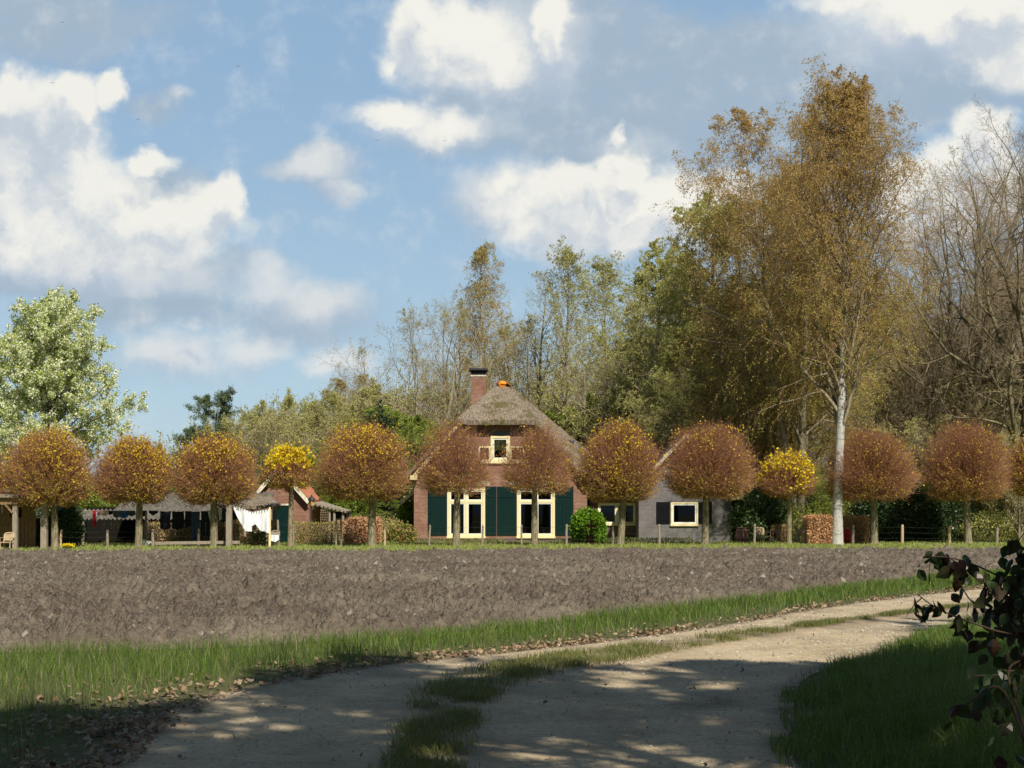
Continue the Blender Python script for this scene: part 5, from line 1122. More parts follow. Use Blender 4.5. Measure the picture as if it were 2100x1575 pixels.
a = MB(); a.box(q(2), q(24), YB+1.2, YB+1.28, qz(1062), qz(1041)); 
for k in range(14): a.tube([(q(2+k*1.6), YB+1.17, qz(1060)), (q(2+k*1.6), YB+1.17, qz(1042))], .016, 5)
a.build('reed_screen', M['wood_dk'], tb)
a = MB()
for k in range(12): x0 = X(38, 66)+k*.17; a.box(x0+.005, x0+.162, 66, 66.03, .01, Z(1064-1.2*abs(k-4), 66))
a.box(X(38, 66), X(86, 66), 66.04, 66.08, .3, .4); dkb = a.build('dark_board_fence', M['wood_dk'], None, (X(60, 66), 66, 0)); tag(dkb, 'tarred board screen between timber shelter and thick pale post', 'fence')
# ------------------------------------------------------------------ hedges, shrubs
hedge(296, 468, 68.2, .7, 1073, [('lf_beech', .42), ('lf_beechg', .48), ('lf_box', .10)], 'ragged half-brown hedge behind the dark trousers', 31, 330, .085, wob=.12, tw=.09)
hedge(478, 562, 68.4, .7, 1068, [('lf_beech', .45), ('lf_beechg', .45), ('lf_box', .10)], 'ragged half-brown hedge behind the white sheets', 32, 330, .085, wob=.12, tw=.09)
hedge(600, 690, 72.0, .8, 1072, [('lf_beechg', .68), ('lf_beech', .12), ('lf_box', .20)], 'low olive-green clipped hedge in front of the brick shed', 33, 420, .07)
hedge(688, 716, 73.0, .8, 1070, [('lf_beech', .9), ('lf_beechg', .1)], 'low brown stub of beech hedge between olive hedge and copper block', 34, 420, .08)
hedge(715, 775, 71.8, 1.6, 1064, [('lf_beech', .96), ('lf_beechg', .04)], 'square copper-leaved beech hedge block left of the farmhouse', 35, 520, .095)
hedge(1659, 1705, 70.8, 1.5, 1059, [('lf_beech', .98), ('lf_beechg', .02)], 'square copper-leaved beech hedge block left of the white birch trunk', 36, 520, .095)
hedge(1728, 1782, 74.5, .8, 1060, [('lf_beech', 1.)], 'dark brown hedge right of the white birch trunk', 37, 300, .09)
hedge(1585, 1616, 76, .7, 1078, [('lf_beech', .7), ('lf_beechg', .3)], 'faded brown hedge behind the round garden table', 38, 350, .08)
hedge(850, 1030, 76.6, .45, 1106.5, [('lf_box', .8), ('lf_beechg', .2)], 'knee-high box edging along the left foot of the farmhouse', 39, 420, .06)
hedge(1138, 1420, 75.6, .5, 1105, [('lf_box', .8), ('lf_dark', .2)], 'knee-high box edging along wing and grey cottage', 40, 420, .06)
shrub(1207, 75.2, 68, 1045, [('lf_laurel', 1.)], 'rounded bright green laurel at the right corner of the farmhouse', 41, 9000, .13, cat='shrub', lump=.05, shell=.3)
shrub(822, 77.5, 62, 1075, [('lf_box', .45), ('lf_redl', .10), ('lf_beechg', .45)], 'loose garden shrub dotted with red flowers at the left corner of the farmhouse', 42, 3600, .10, name='flowering_shrub')
shrub(835, 80, 34, 1028, [('lf_laurel', 1.)], 'small bright green bush against the left wall of the farmhouse', 43, 3200, .12)
shrub(802, 79, 46, 1062, [('lf_pale', .7), ('lf_beech', .3)], 'greyish twiggy shrub between beech block and farmhouse', 44, 2400, .09)
shrub(775, 84, 92, 846, [('lf_yew', 1.)], 'tall dark columnar yew behind the amber-capped globe tree', 45, 15000, .16, cat='yew', name='yew_tree', lump=.2, ry=1.2)
shrub(1557, 77.5, 110, 1000, [('lf_rhodo', 1.)], 'big rounded grey-green evergreen right of the grey cottage', 46, 14000, .13, lump=.12)
shrub(1850, 77, 170, 985, [('lf_ivy', 1.)], 'very large dark glossy holly mass behind the russet globe tree', 47, 24000, .13, lump=.10, name='holly_bush', cat='holly')
shrub(1770, 78.5, 50, 1010, [('lf_ivy', 1.)], 'narrow dark evergreen left of the large holly mass', 48, 6000, .12)
shrub(1955, 80, 90, 1010, [('lf_dark', 1.)], 'dark evergreen shrub behind the pale trunk near the right edge', 49, 6000, .12)
shrub(138, 66.5, 62, 1032, [('lf_rhodo', .7), ('lf_dark', .3)], 'grey-green evergreen bush behind the leftmost full globe trunk', 50, 7000, .11, lump=.15)
shrub(72, 73, 110, 1000, [('lf_dark', .7), ('lf_box', .3)], 'dark green bush above the tarred board screen', 51, 6000, .14)
shrub(1610, 78, 150, 1030, [('lf_br', .5), ('lf_gr', .5)], 'light green low bush between the grey-green evergreen and the beech block', 52, 7000, .10, ry=1.2)
shrub(2030, 79, 120, 1050, [('lf_gr', .4), ('lf_pale', .6)], 'low tangled green shrub behind the fence at the right', 53, 4200, .10)
shrub(1730, 83, 100, 985, [('lf_gr', .6), ('lf_br', .4)], 'light green bush directly behind the white birch trunk', 54, 6000, .10)
shrub(700, 81, 90, 1000, [('lf_br', .7), ('lf_laurel', .3)], 'lime green bush behind the lean-to', 55, 7000, .11)
shrub(205, 75.5, 150, 978, [('lf_pear', .8), ('lf_gr', .2)], 'leafy green bush under the low pear boughs, above the eave of the open shed', 56, 8000, .12, bottom=1036, lump=.2)
# undergrowth along the wood edge
r = np.random.default_rng(60); n = 120000; px = r.uniform(280, 2300, n); Y = r.uniform(90, 122, n); x = (px-1050)/F*Y; top = 1.2+3.4*fbm(x, Y, .22, 3)*(1+.5*(px > 1000)); z = top*r.random(n)**.8
V, Q = scatter_quads(np.c_[x, Y, z], .17*r.uniform(.6, 1.4, n), 61, 0, 1.0); k = r.random(n)
tag(link('undergrowth', np_mesh('undergrowth', V, [Q[k < .5], Q[(k >= .5) & (k < .8)], Q[k >= .8]], [M['lf_gr'], M['lf_pale'], M['lf_beech']], [0, 1, 2])), kind='stuff')

# ------------------------------------------------------------------ fence posts and wires
GP_ = 'rough posts of the wire fence'
def post(px, py0, py1, w, Y, label, m='wood', lean=0, square=False, name='fence_post', cat='post', group=GP_, seed=0):
    r = random.Random(int(px)); a = MB(); x = X(px, Y); z = Z(py0, Y); rr = w/2*Y/F; pts = [(x+(r.random()-.5)*.02+lean*t, Y, z*t) for t in (0, .3, .6, .93, 1)]
    if square: a.bar(pts[0], pts[-1], rr*2, rr*2)
    else: a.tube(pts, [rr*1.08, rr, rr*1.02, rr*.95, rr*.7], 9)
    return tag(a.build(name, M[m], None, (x, Y, 0)), label, cat, group)
FP = [(124, 1086, 5, 'wood_l', 'pale post right against the trunk of the mottled orange globe tree'), (221, 1086, 5.5, 'wood', 'short post in front of the dark open shed'), (313, 1085, 6, 'wood', 'short post at the left end of the wooden rail'), (407, 1084, 5, 'wood', 'short post in front of the hanging jeans'),
      (503, 1080, 5.5, 'wood', 'short post below the left part of the white sheets'), (571, 1066, 4.5, 'wood', 'thin post left of the shed globe trunk'), (602, 1074, 4, 'wood', 'thin post just right of the shed globe trunk'), (689, 1066, 4, 'wood', 'left one of two thin posts at the end of the olive hedge'), (700, 1065, 4, 'wood', 'right one of two thin posts at the end of the olive hedge'),
      (789, 1078, 5, 'wood_l', 'pale post standing in the gap left of the farmhouse'), (880, 1076, 4.5, 'wood', 'grey post before the leftmost green shutter'), (989, 1076, 4, 'wood', 'grey post before the window with the wheel'), (1070, 1076, 4, 'wood', 'grey post before the left edge of the right farmhouse window'), (1162, 1075, 5, 'wood', 'grey post before the rightmost green shutter'),
      (1258, 1078, 5, 'wood', 'grey post left of the trunk in front of the wing'), (1352, 1075, 5.5, 'wood', 'grey post before the left black shutter of the cottage'), (1452, 1073, 4, 'wood', 'grey post right against the trunk before the cottage'), (1547, 1074, 5, 'wood', 'grey post between barrel and garden chair'),
      (1649, 1075, 5, 'wood', 'post left of the copper block in front of the garden bench'), (1749, 1076, 6, 'wood', 'post directly right of the white birch trunk'), (1850, 1076, 6, 'wood_l', 'pale post before the middle of the holly mass'), (1947, 1078, 6, 'wood_l', 'pale post at the right end of the holly mass'), (2044, 1082, 5.5, 'wood', 'rightmost visible post before the bare thicket')]
pp = []
for px, py, w, m_, lab in FP:
    Y = rowY(px)+.4; o = post(px, py, 0, w, Y, lab, m_, lean=random.Random(px).uniform(-.04, .04)); pp.append((X(px, Y), Y, Z(py, Y)))
wr = empty('fence_wire', (0, 68, 0), 'thin wires strung between the rough posts', 'fence wire')
for h in (.35, .62, .88):
    a = MB()
    for (x0, y0, z0), (x1, y1, z1) in zip(pp[:-1], pp[1:]): a.tube([(x0, y0-.06, z0*h), ((x0+x1)/2, (y0+y1)/2-.06, (z0+z1)/2*h-.02), (x1, y1-.06, z1*h)], .004, 3, False)
    a.build('wire', M['leadgrey'], wr)
# thick posts and poles
post(91, 1031, 0, 12, 63.2, 'thick pale square post left of the mottled globe trunk', 'wood', 0, True, 'gate_post', 'post', None)
post(470, 1036, 0, 11, 64.6, 'thick pale square washing-line post left of the white sheets', 'wood', 0, True, 'line_post', 'post', None)
post(553, 1040, 0, 5, 64.8, 'thin yellowish washing-line pole at the right end of the white sheets', 'cream', .0, False, 'line_pole', 'pole', None)
post(298, 1048, 0, 5, 66.5, 'thin slanting washing-line pole left of the dark trousers', 'wood', .05, False, 'line_pole', 'pole', None)
# wooden rails
rl = empty('wooden_rail', (X(385, 65), 65, 0), 'low weathered wooden rails below the dark trousers', 'rail fence'); a = MB()
a.bar((X(312, 65), 65, Z(1114, 65)), (X(492, 65), 65, Z(1112, 65)), .10, .14); a.build('rail', M['wood'], rl); a = MB(); a.bar((X(318, 65), 65.1, Z(1121, 65)), (X(470, 65), 65.1, Z(1120, 65)), .08, .10); a.build('rail', M['wood'], rl)
# white board leaning
bd = empty('white_board', (X(301, 65.5), 65.5, 0), 'white board with dark marks leaning against the post right of the blue laundry', 'board'); a = MB(); A_, B_, C_, D_ = P(289.5, 1104, 65.5), P(312, 1111, 65.5), P(311, 1124, 65.5), P(289.5, 1119, 65.5)
A_.z, B_.z = A_.z, B_.z; a.prism([(D_.x, D_.z), (C_.x, C_.z), (B_.x, B_.z), (A_.x, A_.z)], 65.5, 65.53); a.build('panel', M['white'], bd); a = MB()
for px in (303, 307): a.bar(P(px, 1121, 65.49), P(px+1, 1112, 65.49), .05, .01)
a.build('mark', M['black'], bd)
# dark trunk-like stake bundle below the sheets
shrub(533, 65.8, 30, 1085, [('twig_br', .5), ('lf_dark', .5)], 'dark twiggy bush in the shade below the white sheets', 71, 1500, .10)

# ------------------------------------------------------------------ laundry
def cloth(name, pts_top, drop, Y, m, label, cat='laundry', seed=0, taper=0., split=None, hang=.02, group='washing hung on the lines', sag=0, nx=14, nz=12, fold=.035):
    """pts_top (px0,px1,py0,py1): top edge; drop in px list per column or constant"""
    r = np.random.default_rng(seed); px0, px1, py0, py1 = pts_top; s = Y/F; u = np.linspace(0, 1, nx+1); v = np.linspace(0, 1, nz+1); U, V_ = np.meshgrid(u, v)
    d = np.interp(U, np.linspace(0, 1, len(drop)), drop) if hasattr(drop, '__len__') else np.full(U.shape, float(drop))
    PX = px0+(px1-px0)*(U*(1-taper*V_)+taper*V_*.5); PY = py0+(py1-py0)*U+sag*np.sin(np.pi*U)+d*V_
    ph = r.random()*6; Yv = Y+fold*np.sin(U*9+ph)*(.2+V_)+fold*.6*np.sin(U*21+V_*2+ph)*V_+.02*r.normal(0, 1, U.shape)*V_*.3
    Xv = (PX-1050)/F*Y+.01*np.sin(V_*6+ph); Zv = CH-(PY-HZ)/F*Y; n0 = Xv.size
    V0 = np.c_[Xv.ravel(), Yv.ravel(), Zv.ravel()]; Vb = V0+np.array([0, .012, 0]); idx = np.arange(n0).reshape(U.shape); Q = np.stack([idx[:-1, :-1], idx[:-1, 1:], idx[1:, 1:], idx[1:, :-1]], -1)
    if split is not None:
        mask = ~((U[:-1, :-1] > .46) & (U[:-1, :-1] < .54) & (V_[:-1, :-1] > split)); Q = Q[mask]
    Q = Q.reshape(-1, 4); loc = np.array([X((px0+px1)/2, Y), Y, Z(py0, Y)]); me = np_mesh(name, np.vstack([V0, Vb])-loc, [Q, Q[:, ::-1]+n0], M[m] if isinstance(m, str) else m, smooth=True)
    return tag(link(name, me, None, loc), label, cat, group)
def cm(n, c): M[n] = noisy(n, c, tuple(q*.85 for q in c), 6, .85, .1)
cm('c_white', (.80, .81, .86)); cm('c_navy', (.022, .026, .045)); cm('c_black', (.018, .018, .024)); cm('c_blue', (.06, .14, .42)); cm('c_jean', (.055, .09, .17)); cm('c_pink', (.42, .16, .20)); cm('c_cream', (.62, .50, .36)); cm('c_grey', (.13, .14, .18)); cm('c_red', (.58, .03, .05)); cm('c_ltblue', (.5, .55, .68))
YL1 = 66.6
cloth('striped_towel', (190, 197, 1047, 1047), 33, YL1, 'c_red', 'narrow red and white cloth hanging lowest at the left end of the line', seed=1); cloth('white_cloth', (196, 200, 1047, 1047), [24, 20], YL1+.03, 'c_white', 'white strip of cloth beside the red one', seed=2)
for i, (a0, a1, d, m_, n_, lab) in enumerate(((200, 207, [9, 10, 7], 'c_pink', 'pink_shirt', 'small dusty pink garment between red cloth and cream garment'), (207, 222, [8, 10, 9], 'c_cream', 'cream_shirt', 'cream garment on the line right of the pink one'), (222, 233, [9, 6], 'c_black', 'black_shirt', 'small black garment left of the grey one'), (232, 247, [11, 16, 12], 'c_grey', 'grey_shirt', 'slate grey shirt left of the bright blue one'),
        (247, 263, [14, 16, 13], 'c_blue', 'blue_shirt', 'bright royal blue shirt left of the rust globe trunk'), (262, 278, [8, 12, 9], 'c_jean', 'dull_blue_shirt', 'dull blue garment right of the bright blue shirt'), (288, 302, [10, 12, 8], 'c_black', 'black_shirt', 'black garment just right of the rust globe trunk'), (305, 324, [4, 10, 5], 'c_navy', 'navy_shorts', 'short navy garment right of the slanting pole'))):
    cloth(n_, (a0, a1-.6, 1047, 1047), d, YL1, m_, lab, seed=10+i, sag=.6)
cloth('dark_trousers', (328, 350, 1048, 1048), [36, 38, 34], YL1, 'c_navy', 'left pair of dark trousers hanging on the line', seed=30, sag=1); cloth('dark_trousers', (353, 377, 1048, 1048), [36, 37, 35], YL1, 'c_black', 'middle pair of dark trousers hanging on the line', seed=31, sag=1)
cloth('dark_trousers', (379, 392, 1048, 1048), [36, 33, 30], YL1, 'c_navy', 'narrow right pair of dark trousers beside the long jeans', seed=32); cloth('jeans', (392, 410, 1049, 1049), [62, 58, 63], YL1, 'c_jean', 'long blue jeans hanging lowest on the left line', seed=33, split=.35)
cloth('dark_jeans', (412, 431, 1048, 1048), [56, 50, 55], YL1-.3, 'c_navy', 'long dark jeans right of the blue jeans', seed=34, split=.3)
cloth('white_shirt', (427, 437, 1046, 1046), [10, 26, 14], YL1-.5, 'c_white', 'white pointed cloth left of the golden-topped globe trunk', seed=35); cloth('white_shirt', (447, 455, 1042, 1046), [8, 24, 16], YL1-.5, 'c_white', 'white pointed cloth right of the golden-topped globe trunk', seed=36)
cloth('white_sheet', (480, 516, 1036, 1050), [8, 30, 44, 40], 64.7, 'c_white', 'white sheet bunched at the left half of the right line', seed=37, fold=.06, nx=22, group='white sheets on the right line')
cloth('white_sheet', (515, 552, 1050, 1044), [30, 26, 42, 44, 50], 64.75, 'c_white', 'white sheet hanging lowest at the right half of the right line', seed=38, fold=.06, nx=22, group='white sheets on the right line')
a = MB(); a.tube([P(92, 1041, YL1), P(185, 1047, YL1), P(300, 1047.3, YL1), P(432, 1047, YL1), P(468, 1043, YL1)], .006, 4); tag(a.build('washing_line', M['wood_l'], None, tuple(P(300, 1048, YL1))), 'thin washing line carrying the coloured laundry and trousers', 'washing line')
a = MB(); a.tube([P(470, 1034, 64.6), P(500, 1043, 64.7), P(516, 1049, 64.7), P(553, 1042, 64.8)], .006, 4); tag(a.build('washing_line', M['wood_l'], None, tuple(P(516, 1048, 64.7))), 'sagging washing line carrying the white sheets', 'washing line')
k = 0
for t_ in np.linspace(0, 1, 13):
    px = 483+t_*66; py = np.interp(px, [470, 500, 516, 553], [1034, 1043, 1049, 1042]); a = MB(); p_ = P(px, py, 64.68); a.box(p_.x-.012, p_.x+.012, p_.y-.02, p_.y+.005, p_.z-.06, p_.z+.05)
    tag(a.build('clothes_peg', M['wood_b'], None, tuple(p_)), 'tiny brown peg clipped on the line above the white sheets', 'peg', 'pegs above the white sheets')
# small chair under the sheets
cloth('white_rag', (556, 572, 1097, 1097), [12, 15, 10], 65.2, 'c_white', 'white cloth draped over the folding chair at the shed globe trunk', seed=41, fold=.02, group=None)
def chair(name, px, Y, w, h, m, label, rz=0, cat='chair'):
    root = empty(name, (X(px, Y), Y, 0), label, cat); root.rotation_euler = (0, 0, rz); s = w/2; sh = h*.5
    def part(nm, f): a = MB(); f(a); me = a.build(nm, M[m]); me.parent = root
    part('seat', lambda a: [a.box(-s, s, -s+i*2*s/5, -s+(i+.85)*2*s/5, sh-.03, sh) for i in range(5)])
    for sx_ in (-1, 1):
        part('leg', lambda a: a.bar((sx_*(s-.02), -s+.02, 0), (sx_*(s-.02), -s+.02, sh-.03), .035)); part('leg', lambda a: a.bar((sx_*(s-.02), s+.05, 0), (sx_*(s-.02), s-.02, sh-.03), .035))
        part('armrest', lambda a: (a.box(sx_*(s+.0)-.025, sx_*(s+.0)+.025, -s, s, h*.72, h*.75), a.bar((sx_*s, -s+.03, sh), (sx_*s, -s+.03, h*.72), .03)))
    def back(a):
        a.bar((-s+.02, s, sh), (-s+.02, s+.08, h-.05), .035); a.bar((s-.02, s, sh), (s-.02, s+.08, h-.05), .035)
        for i in range(7): x = -s+.06+i*(2*s-.12)/6; a.bar((x, s+.01, sh+.06), (x, s+.07, h-.05), .045, .015)
        a.tube([(-s+.02, s+.08, h-.06), (-s*.6, s+.085, h-.01), (0, s+.09, h), (s*.6, s+.085, h-.01), (s-.02, s+.08, h-.06)], .03, 6)
    part('backrest', back); return root
chair('folding_chair', 563, 65.6, .42, .82, 'wood', 'small folding chair under the draped white cloth'); chair('garden_chair', 14, 61.5, .46, .78, 'wood_l', 'pale garden chair under the timber shelter at the left edge')
chair('garden_chair', 1564, 74.3, .60, .88, 'wood_l', 'pale slatted garden armchair beside the barrel', .35)
# barrel
YK = 74.6; bl = empty('wooden_barrel', (X(1522, YK), YK, 0), 'faded red wooden barrel with dark hoops beside the grey cottage', 'barrel'); s = YK/F; hb = Z(1082, YK)-.06; R0 = 13.5*s; a = MB()
a.lathe((X(1522, YK), YK, .06), [(R0*.84, 0), (R0*.95, hb*.25), (R0, hb*.5), (R0*.95, hb*.75), (R0*.84, hb), (R0*.78, hb-.02)], 20); a.build('staves', noisy('barrel_wood', (.30, .14, .10), (.42, .26, .20), 3, .8, .3, .02, (5, 5, .5)), bl)
for t_, k in ((.06, .865), (.28, .962), (.72, .962), (.94, .865)):
    a = MB(); a.lathe((X(1522, YK), YK, .06+hb*t_-.03), [(R0*k+.012, 0), (R0*k+.014, .06)], 20); a.build('hoop', M['rust'], bl)
a = MB(); a.box(X(1512, YK), X(1532, YK), YK-.3, YK+.3, 0, .058); a.build('stand', M['wood_dk'], bl)
# round table, bench
YK = 75.2; tb_ = empty('garden_table', (X(1583, YK), YK, 0), 'dark round garden table right of the slatted armchair', 'table'); a = MB(); a.lathe((X(1583, YK), YK, .66), [(.42, 0), (.44, .02), (.44, .05), (.42, .06)], 20); a.build('tabletop', M['wood_dk'], tb_)
for q_ in range(3):
    a = MB(); t_ = q_*2.1+.4; a.bar((X(1583, YK)+.1*math.cos(t_), YK+.1*math.sin(t_), .66), (X(1583, YK)+.34*math.cos(t_), YK+.34*math.sin(t_), 0), .06); a.build('leg', M['wood_dk'], tb_)
YK = 74.4; bn = empty('picnic_bench', (X(1645, YK), YK, 0), 'weathered wooden garden bench left of the copper hedge block', 'bench')
a = MB(); a.box(X(1632, YK), X(1658, YK), YK, YK+.5, Z(1098, YK), Z(1095, YK)); a.build('seat', M['wood'], bn); a = MB(); a.box(X(1638, YK), X(1657, YK), YK+.52, YK+.56, Z(1094, YK), Z(1086, YK)); a.build('backrest', M['wood'], bn)
for px in (1634, 1656): a = MB(); a.box(X(px, YK)-.05, X(px, YK)+.05, YK+.05, YK+.45, 0, Z(1098.2, YK)); a.build('leg', M['wood'], bn)
a = MB(); a.box(X(1631, YK), X(1636, YK), YK-.2, YK-.1, 0, Z(1082, YK)); a.build('armrest', M['wood_l'], bn)
a = MB(); a.lathe((X(1737, 73.6), 73.6, 0), [(.16, 0), (.2, .25), (.22, .6), (.18, .78), (.05, .84)], 12); tag(a.build('red_bin', noisy('red_plastic', (.5, .02, .03), (.4, .02, .03), 4, .5, 0), None, (X(1737, 73.6), 73.6, 0)), 'small red bin in the shade right of the white birch trunk', 'bin')
# rusty garden sculpture made of old farm iron
YK = 70.5; rs = empty('rusty_sculpture', (X(1211, YK), YK, 0), 'rusty iron plough-like figure on a stake in front of the laurel', 'sculpture'); gxp = lambda px, py: P(px, py, YK)
a = MB(); a.tube([gxp(1212, 1120), gxp(1213, 1095), gxp(1212, 1066)], [.07, .06, .05], 8); a.build('post', M['rust'], rs); a = MB(); a.bar(gxp(1200, 1078), gxp(1224, 1080), .10, .10); a.build('crossbar', M['rust'], rs)
a = MB()
for i in range(4): a.bar(gxp([1212, 1225, 1225, 1212][i], [1067, 1067, 1077, 1077][i]), gxp([1225, 1225, 1212, 1212][i], [1067, 1077, 1077, 1067][i]), .05)
a.bar(gxp(1216, 1067), gxp(1217, 1077), .05); a.build('cage', M['rust'], rs)
a = MB(); a.prism([(gxp(1201, 1122).x, gxp(1201, 1119).z), (gxp(1217, 1124).x, gxp(1217, 1122).z), (gxp(1219, 1110).x, gxp(1219, 1110).z), (gxp(1208, 1094).x, gxp(1208, 1094).z)], YK-.2, YK-.1); a.bar(gxp(1204, 1096), gxp(1203, 1118), .07); a.bar(gxp(1214, 1100), gxp(1222, 1104), .08); a.build('plough_blade', M['rust'], rs)
a = MB(); a.prism([(gxp(1208, 1120).x, gxp(1208, 1119).z), (gxp(1218, 1122).x, gxp(1218, 1122).z), (gxp(1216, 1112).x, gxp(1216, 1112).z)], YK-.3, YK-.24); a.build('tip', M['wood_l'], rs)
# yellow flowers at the left
fl = empty('daffodil_clump', (X(139, 62.8), 62.8, 0), 'yellow flower clump right of the leftmost full globe trunk', 'flowers'); r = np.random.default_rng(8); pos = np.c_[r.normal(0, .12, 90), r.normal(0, .08, 90), .18+.1*r.random(90)]; V, Q = scatter_quads(pos, .09, 3, 0, 1.8); link('blossom', np_mesh('blossom', V, [Q], M['lf_ye']), fl)
V, Q = blades(r.normal(0, .1, (150, 2)), .15+.1*r.random(150), .02*np.ones(150), .4, 0, 3); link('leaves', np_mesh('leaves', V, [Q], M['grass']), fl)
# little birds high up
def bird(px, py, Y, w, label):
    root = empty('bird', P(px, py, Y), label, 'bird', 'small dark birds in the sky'); a = MB(); a.tube([(0, -.16*w, 0), (0, -.05*w, .02*w), (0, .1*w, .01*w), (0, .25*w, 0)], [.02*w, .05*w, .05*w, .01*w], 6)
    for s_ in (-1, 1): a.add([(0, -.06*w, .02*w), (s_*.25*w, -.10*w, .10*w), (s_*.5*w, .04*w, .04*w), (s_*.22*w, .06*w, .08*w), (0, .06*w, .02*w)], [(0, 1, 2, 3, 4)])
    o = a.build('body', M['black']); o.parent = root
for px, py, lab in ((488, 136, 'dark bird high in the blue gap left of centre'), (773, 288, 'dark bird below the long cloud left of the centre'), (912, 289, 'dark bird under the grey cloud in the middle'), (283, 245, 'dark bird right of the big white cloud tower'), (128, 46, 'dark bird nearest the top left corner'), (108, 170, 'dark bird before the top of the big left cloud')): bird(px, py, 90, .30, lab)
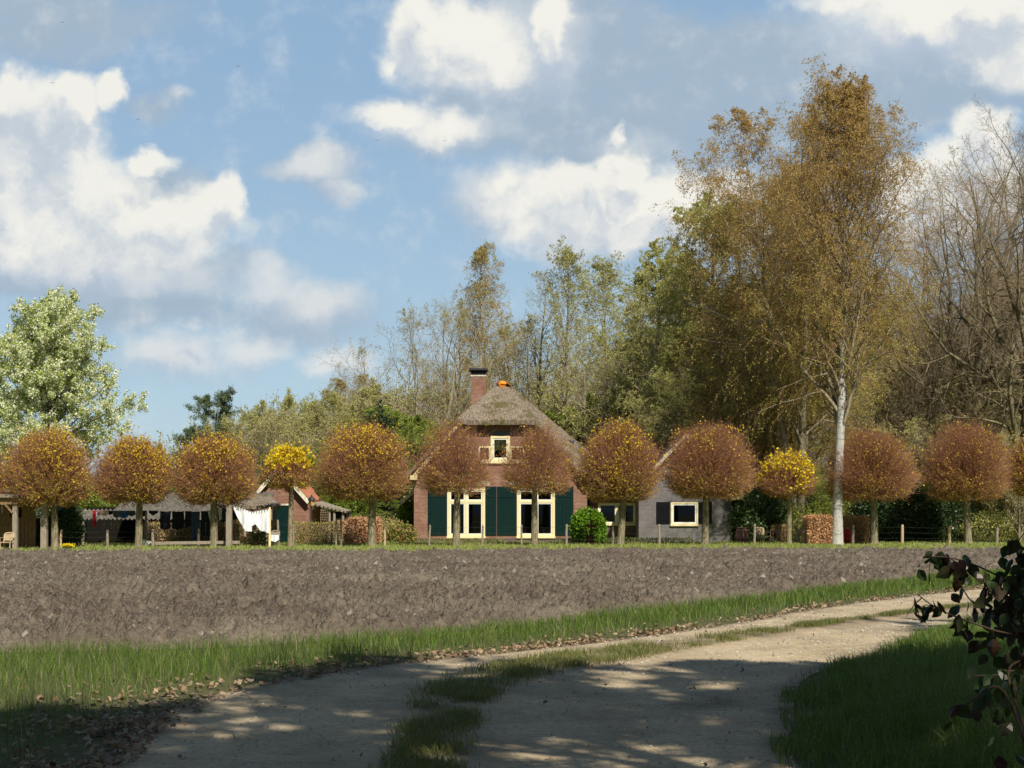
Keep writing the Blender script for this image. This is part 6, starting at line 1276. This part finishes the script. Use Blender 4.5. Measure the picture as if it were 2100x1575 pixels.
# ------------------------------------------------------------------ foreground bramble at the right
def bramble():
    root = empty('bramble_bush', (2.75, 6.6, 0), 'dark bramble bush with arching stems and drooping leaves in the shaded right foreground', 'bramble'); rng_ = np.random.default_rng(77); stems = []; 
    S = [  # px, py, Y along each stem
     [(2230, 1420, 6.9), (2130, 1250, 6.7), (2060, 1190, 6.6), (1990, 1155, 6.5), (1940, 1143, 6.5), (1893, 1141, 6.45)],
     [(2200, 1500, 6.4), (2120, 1330, 6.3), (2030, 1290, 6.2), (1960, 1265, 6.2), (1910, 1240, 6.15), (1882, 1219, 6.1)],
     [(2220, 1480, 6.8), (2150, 1300, 6.7), (2110, 1200, 6.7), (2085, 1130, 6.65), (2090, 1105, 6.6)],
     [(2180, 1560, 6.0), (2100, 1390, 5.9), (2040, 1385, 5.9), (1985, 1386, 5.9)],
     [(2160, 1640, 5.6), (2070, 1400, 5.7), (2095, 1350, 5.7), (2110, 1300, 5.7)],
     [(2140, 1650, 5.5), (2060, 1420, 5.6), (1990, 1440, 5.6), (1955, 1470, 5.6)],
     [(2220, 1500, 6.6), (2090, 1290, 6.5), (2000, 1240, 6.4), (1965, 1190, 6.4)], [(2220, 1450, 6.4), (2100, 1260, 6.3), (2030, 1210, 6.3), (2020, 1160, 6.3)]]
    a = MB()
    for k, s in enumerate(S):
        p = curve3(s); rr = np.linspace(.0065, .002, len(p)); a.tube(p, rr, 6); stems.append(p)
        for j in range(3, len(p)-1, 5):      # side shoots
            if rng_.random() < .75:
                q = Vector(p[j]); d = Vector((rng_.normal(0, 1), rng_.normal(0, .5), rng_.normal(-.1, .8))).normalized()*rng_.uniform(.06, .17); a.tube([q, q+d*.5+Vector((0, 0, .01)), q+d], [.003, .0024, .0014], 4); stems.append(np.array([q, q+d*.5, q+d]))
    a.build('stem', noisy('bramble_stem', (.075, .035, .03), (.05, .035, .02), 8, .6, .2), root)
    pos = []; nrm_ = []
    for p in stems:
        n = int(rng_.integers(2, 5)) if len(p) < 5 else int(len(p)*.55)
        for _ in range(n): i = rng_.integers(max(0, len(p)//5), len(p)); pos.append(np.array(p[i])+rng_.normal(0, .018, 3))
    # dense heart of the bush
    for _ in range(150): px = 2125-abs(rng_.normal(0, 60)); py = rng_.normal(1232, 42)+(2100-px)*.12; pos.append(np.array(P(px, py, rng_.uniform(6.2, 7.0))))
    for _ in range(22): px = 2140-abs(rng_.normal(0, 60)); py = rng_.uniform(1340, 1560); pos.append(np.array(P(px, py, rng_.uniform(5.4, 6.4))))
    b = MB(); 
    for c in pos:
        L = rng_.uniform(.045, .092); t = Vector((rng_.normal(0, .55), rng_.normal(0, .5), -rng_.uniform(.4, 1.3))).normalized(); sd_ = t.cross(Vector(rng_.normal(0, 1, 3))).normalized(); nn = t.cross(sd_); c = Vector(c); wv = L*.36; cup = L*rng_.uniform(.05, .2)
        prof = [(0, 0), (.14, .55), (.38, 1.), (.62, .82), (.84, .40), (1.0, 0)]; vs = []; 
        for u, w in prof: vs.append(c+t*L*u+nn*(-cup*math.sin(u*3.1)))
        le = [c+t*L*u+sd_*wv*w+nn*(cup*w*.9-cup*math.sin(u*3.1)) for u, w in prof[1:-1]]; ri = [c+t*L*u-sd_*wv*w+nn*(cup*w*.9-cup*math.sin(u*3.1)) for u, w in prof[1:-1]]
        fs = [(0, 6, 1), (0, 1, 10)]+[(i, 5+i, 6+i, i+1) for i in (1, 2, 3)]+[(i, i+1, 10+i, 9+i) for i in (1, 2, 3)]+[(4, 9, 5), (4, 5, 13)]
        b.add(vs+le+ri, fs)
    b.build('foliage', M['bramble'], root)
def curve3(s):
    p = np.array([tuple(P(*q)) for q in s]); q = np.vstack([2*p[0]-p[1], p, 2*p[-1]-p[-2]]); out = []
    for i in range(1, len(q)-2):
        for t in np.linspace(0, 1, 6, endpoint=False): out.append(.5*((2*q[i])+(-q[i-1]+q[i+1])*t+(2*q[i-1]-5*q[i]+4*q[i+1]-q[i+2])*t*t+(-q[i-1]+3*q[i]-3*q[i+1]+q[i+2])*t**3))
    out.append(p[-1]); return np.array(out)
bramble()
# trees standing behind and beside the photographer, whose shade falls over the near track
M['lf_shade'] = leafmat('summer_leaf', [(.05, .10, .02), (.07, .13, .03)], .2)
def shade_tree(seed, x, y, H, label, nleaf=9000, w=.36, crown=.25):
    return generic(seed, H, .22, 1, 0, crown, w, 22, 8, 6, 3, .8, .08, .02, .13, 'lf_shade', nleaf, .18, 'bark_dk', 'twig_br', label, 'tree', 'roadside_tree', (x, y, 0), 'roadside trees beside the camera')
t1 = shade_tree(301, 3.8, 3.2, 12.0, 'leafy roadside tree overhanging the track right of the camera', 20000, .30, .42)
t2 = shade_tree(302, 12.0, 8.4, 12.5, 'dense roadside tree outside the right edge of the view', 30000, .30, .28)
t3 = shade_tree(303, 1.6, -0.4, 12.0, 'roadside tree close behind the camera on the right', 16000, .30, .42)
copy_thing(t2, (7.4, 3.8, 0), 2.0, (1, 1, .95), 'dense roadside tree beside the near verge, right of the camera')
copy_thing(t2, (16.4, 13.0, 0), 1.0, (1, 1, 1), 'dense roadside tree farthest ahead beyond the right edge of the view')
copy_thing(t3, (-2.4, -2.3, 0), 4.0, (1, 1, .95), 'sparse roadside tree behind the camera on the left')
copy_thing(t1, (6.6, 1.2, 0), 3.3, (1, 1, 1), 'leafy roadside tree second from the track, right of the camera')
copy_thing(t2, (3.6, -2.3, 0), 5.0, (1, 1, 1), 'dense roadside tree behind the camera on the right')
copy_thing(t2, (-0.4, -4.8, 0), 2.5, (1.1, 1.1, 1.05), 'dense roadside tree straight behind the camera')
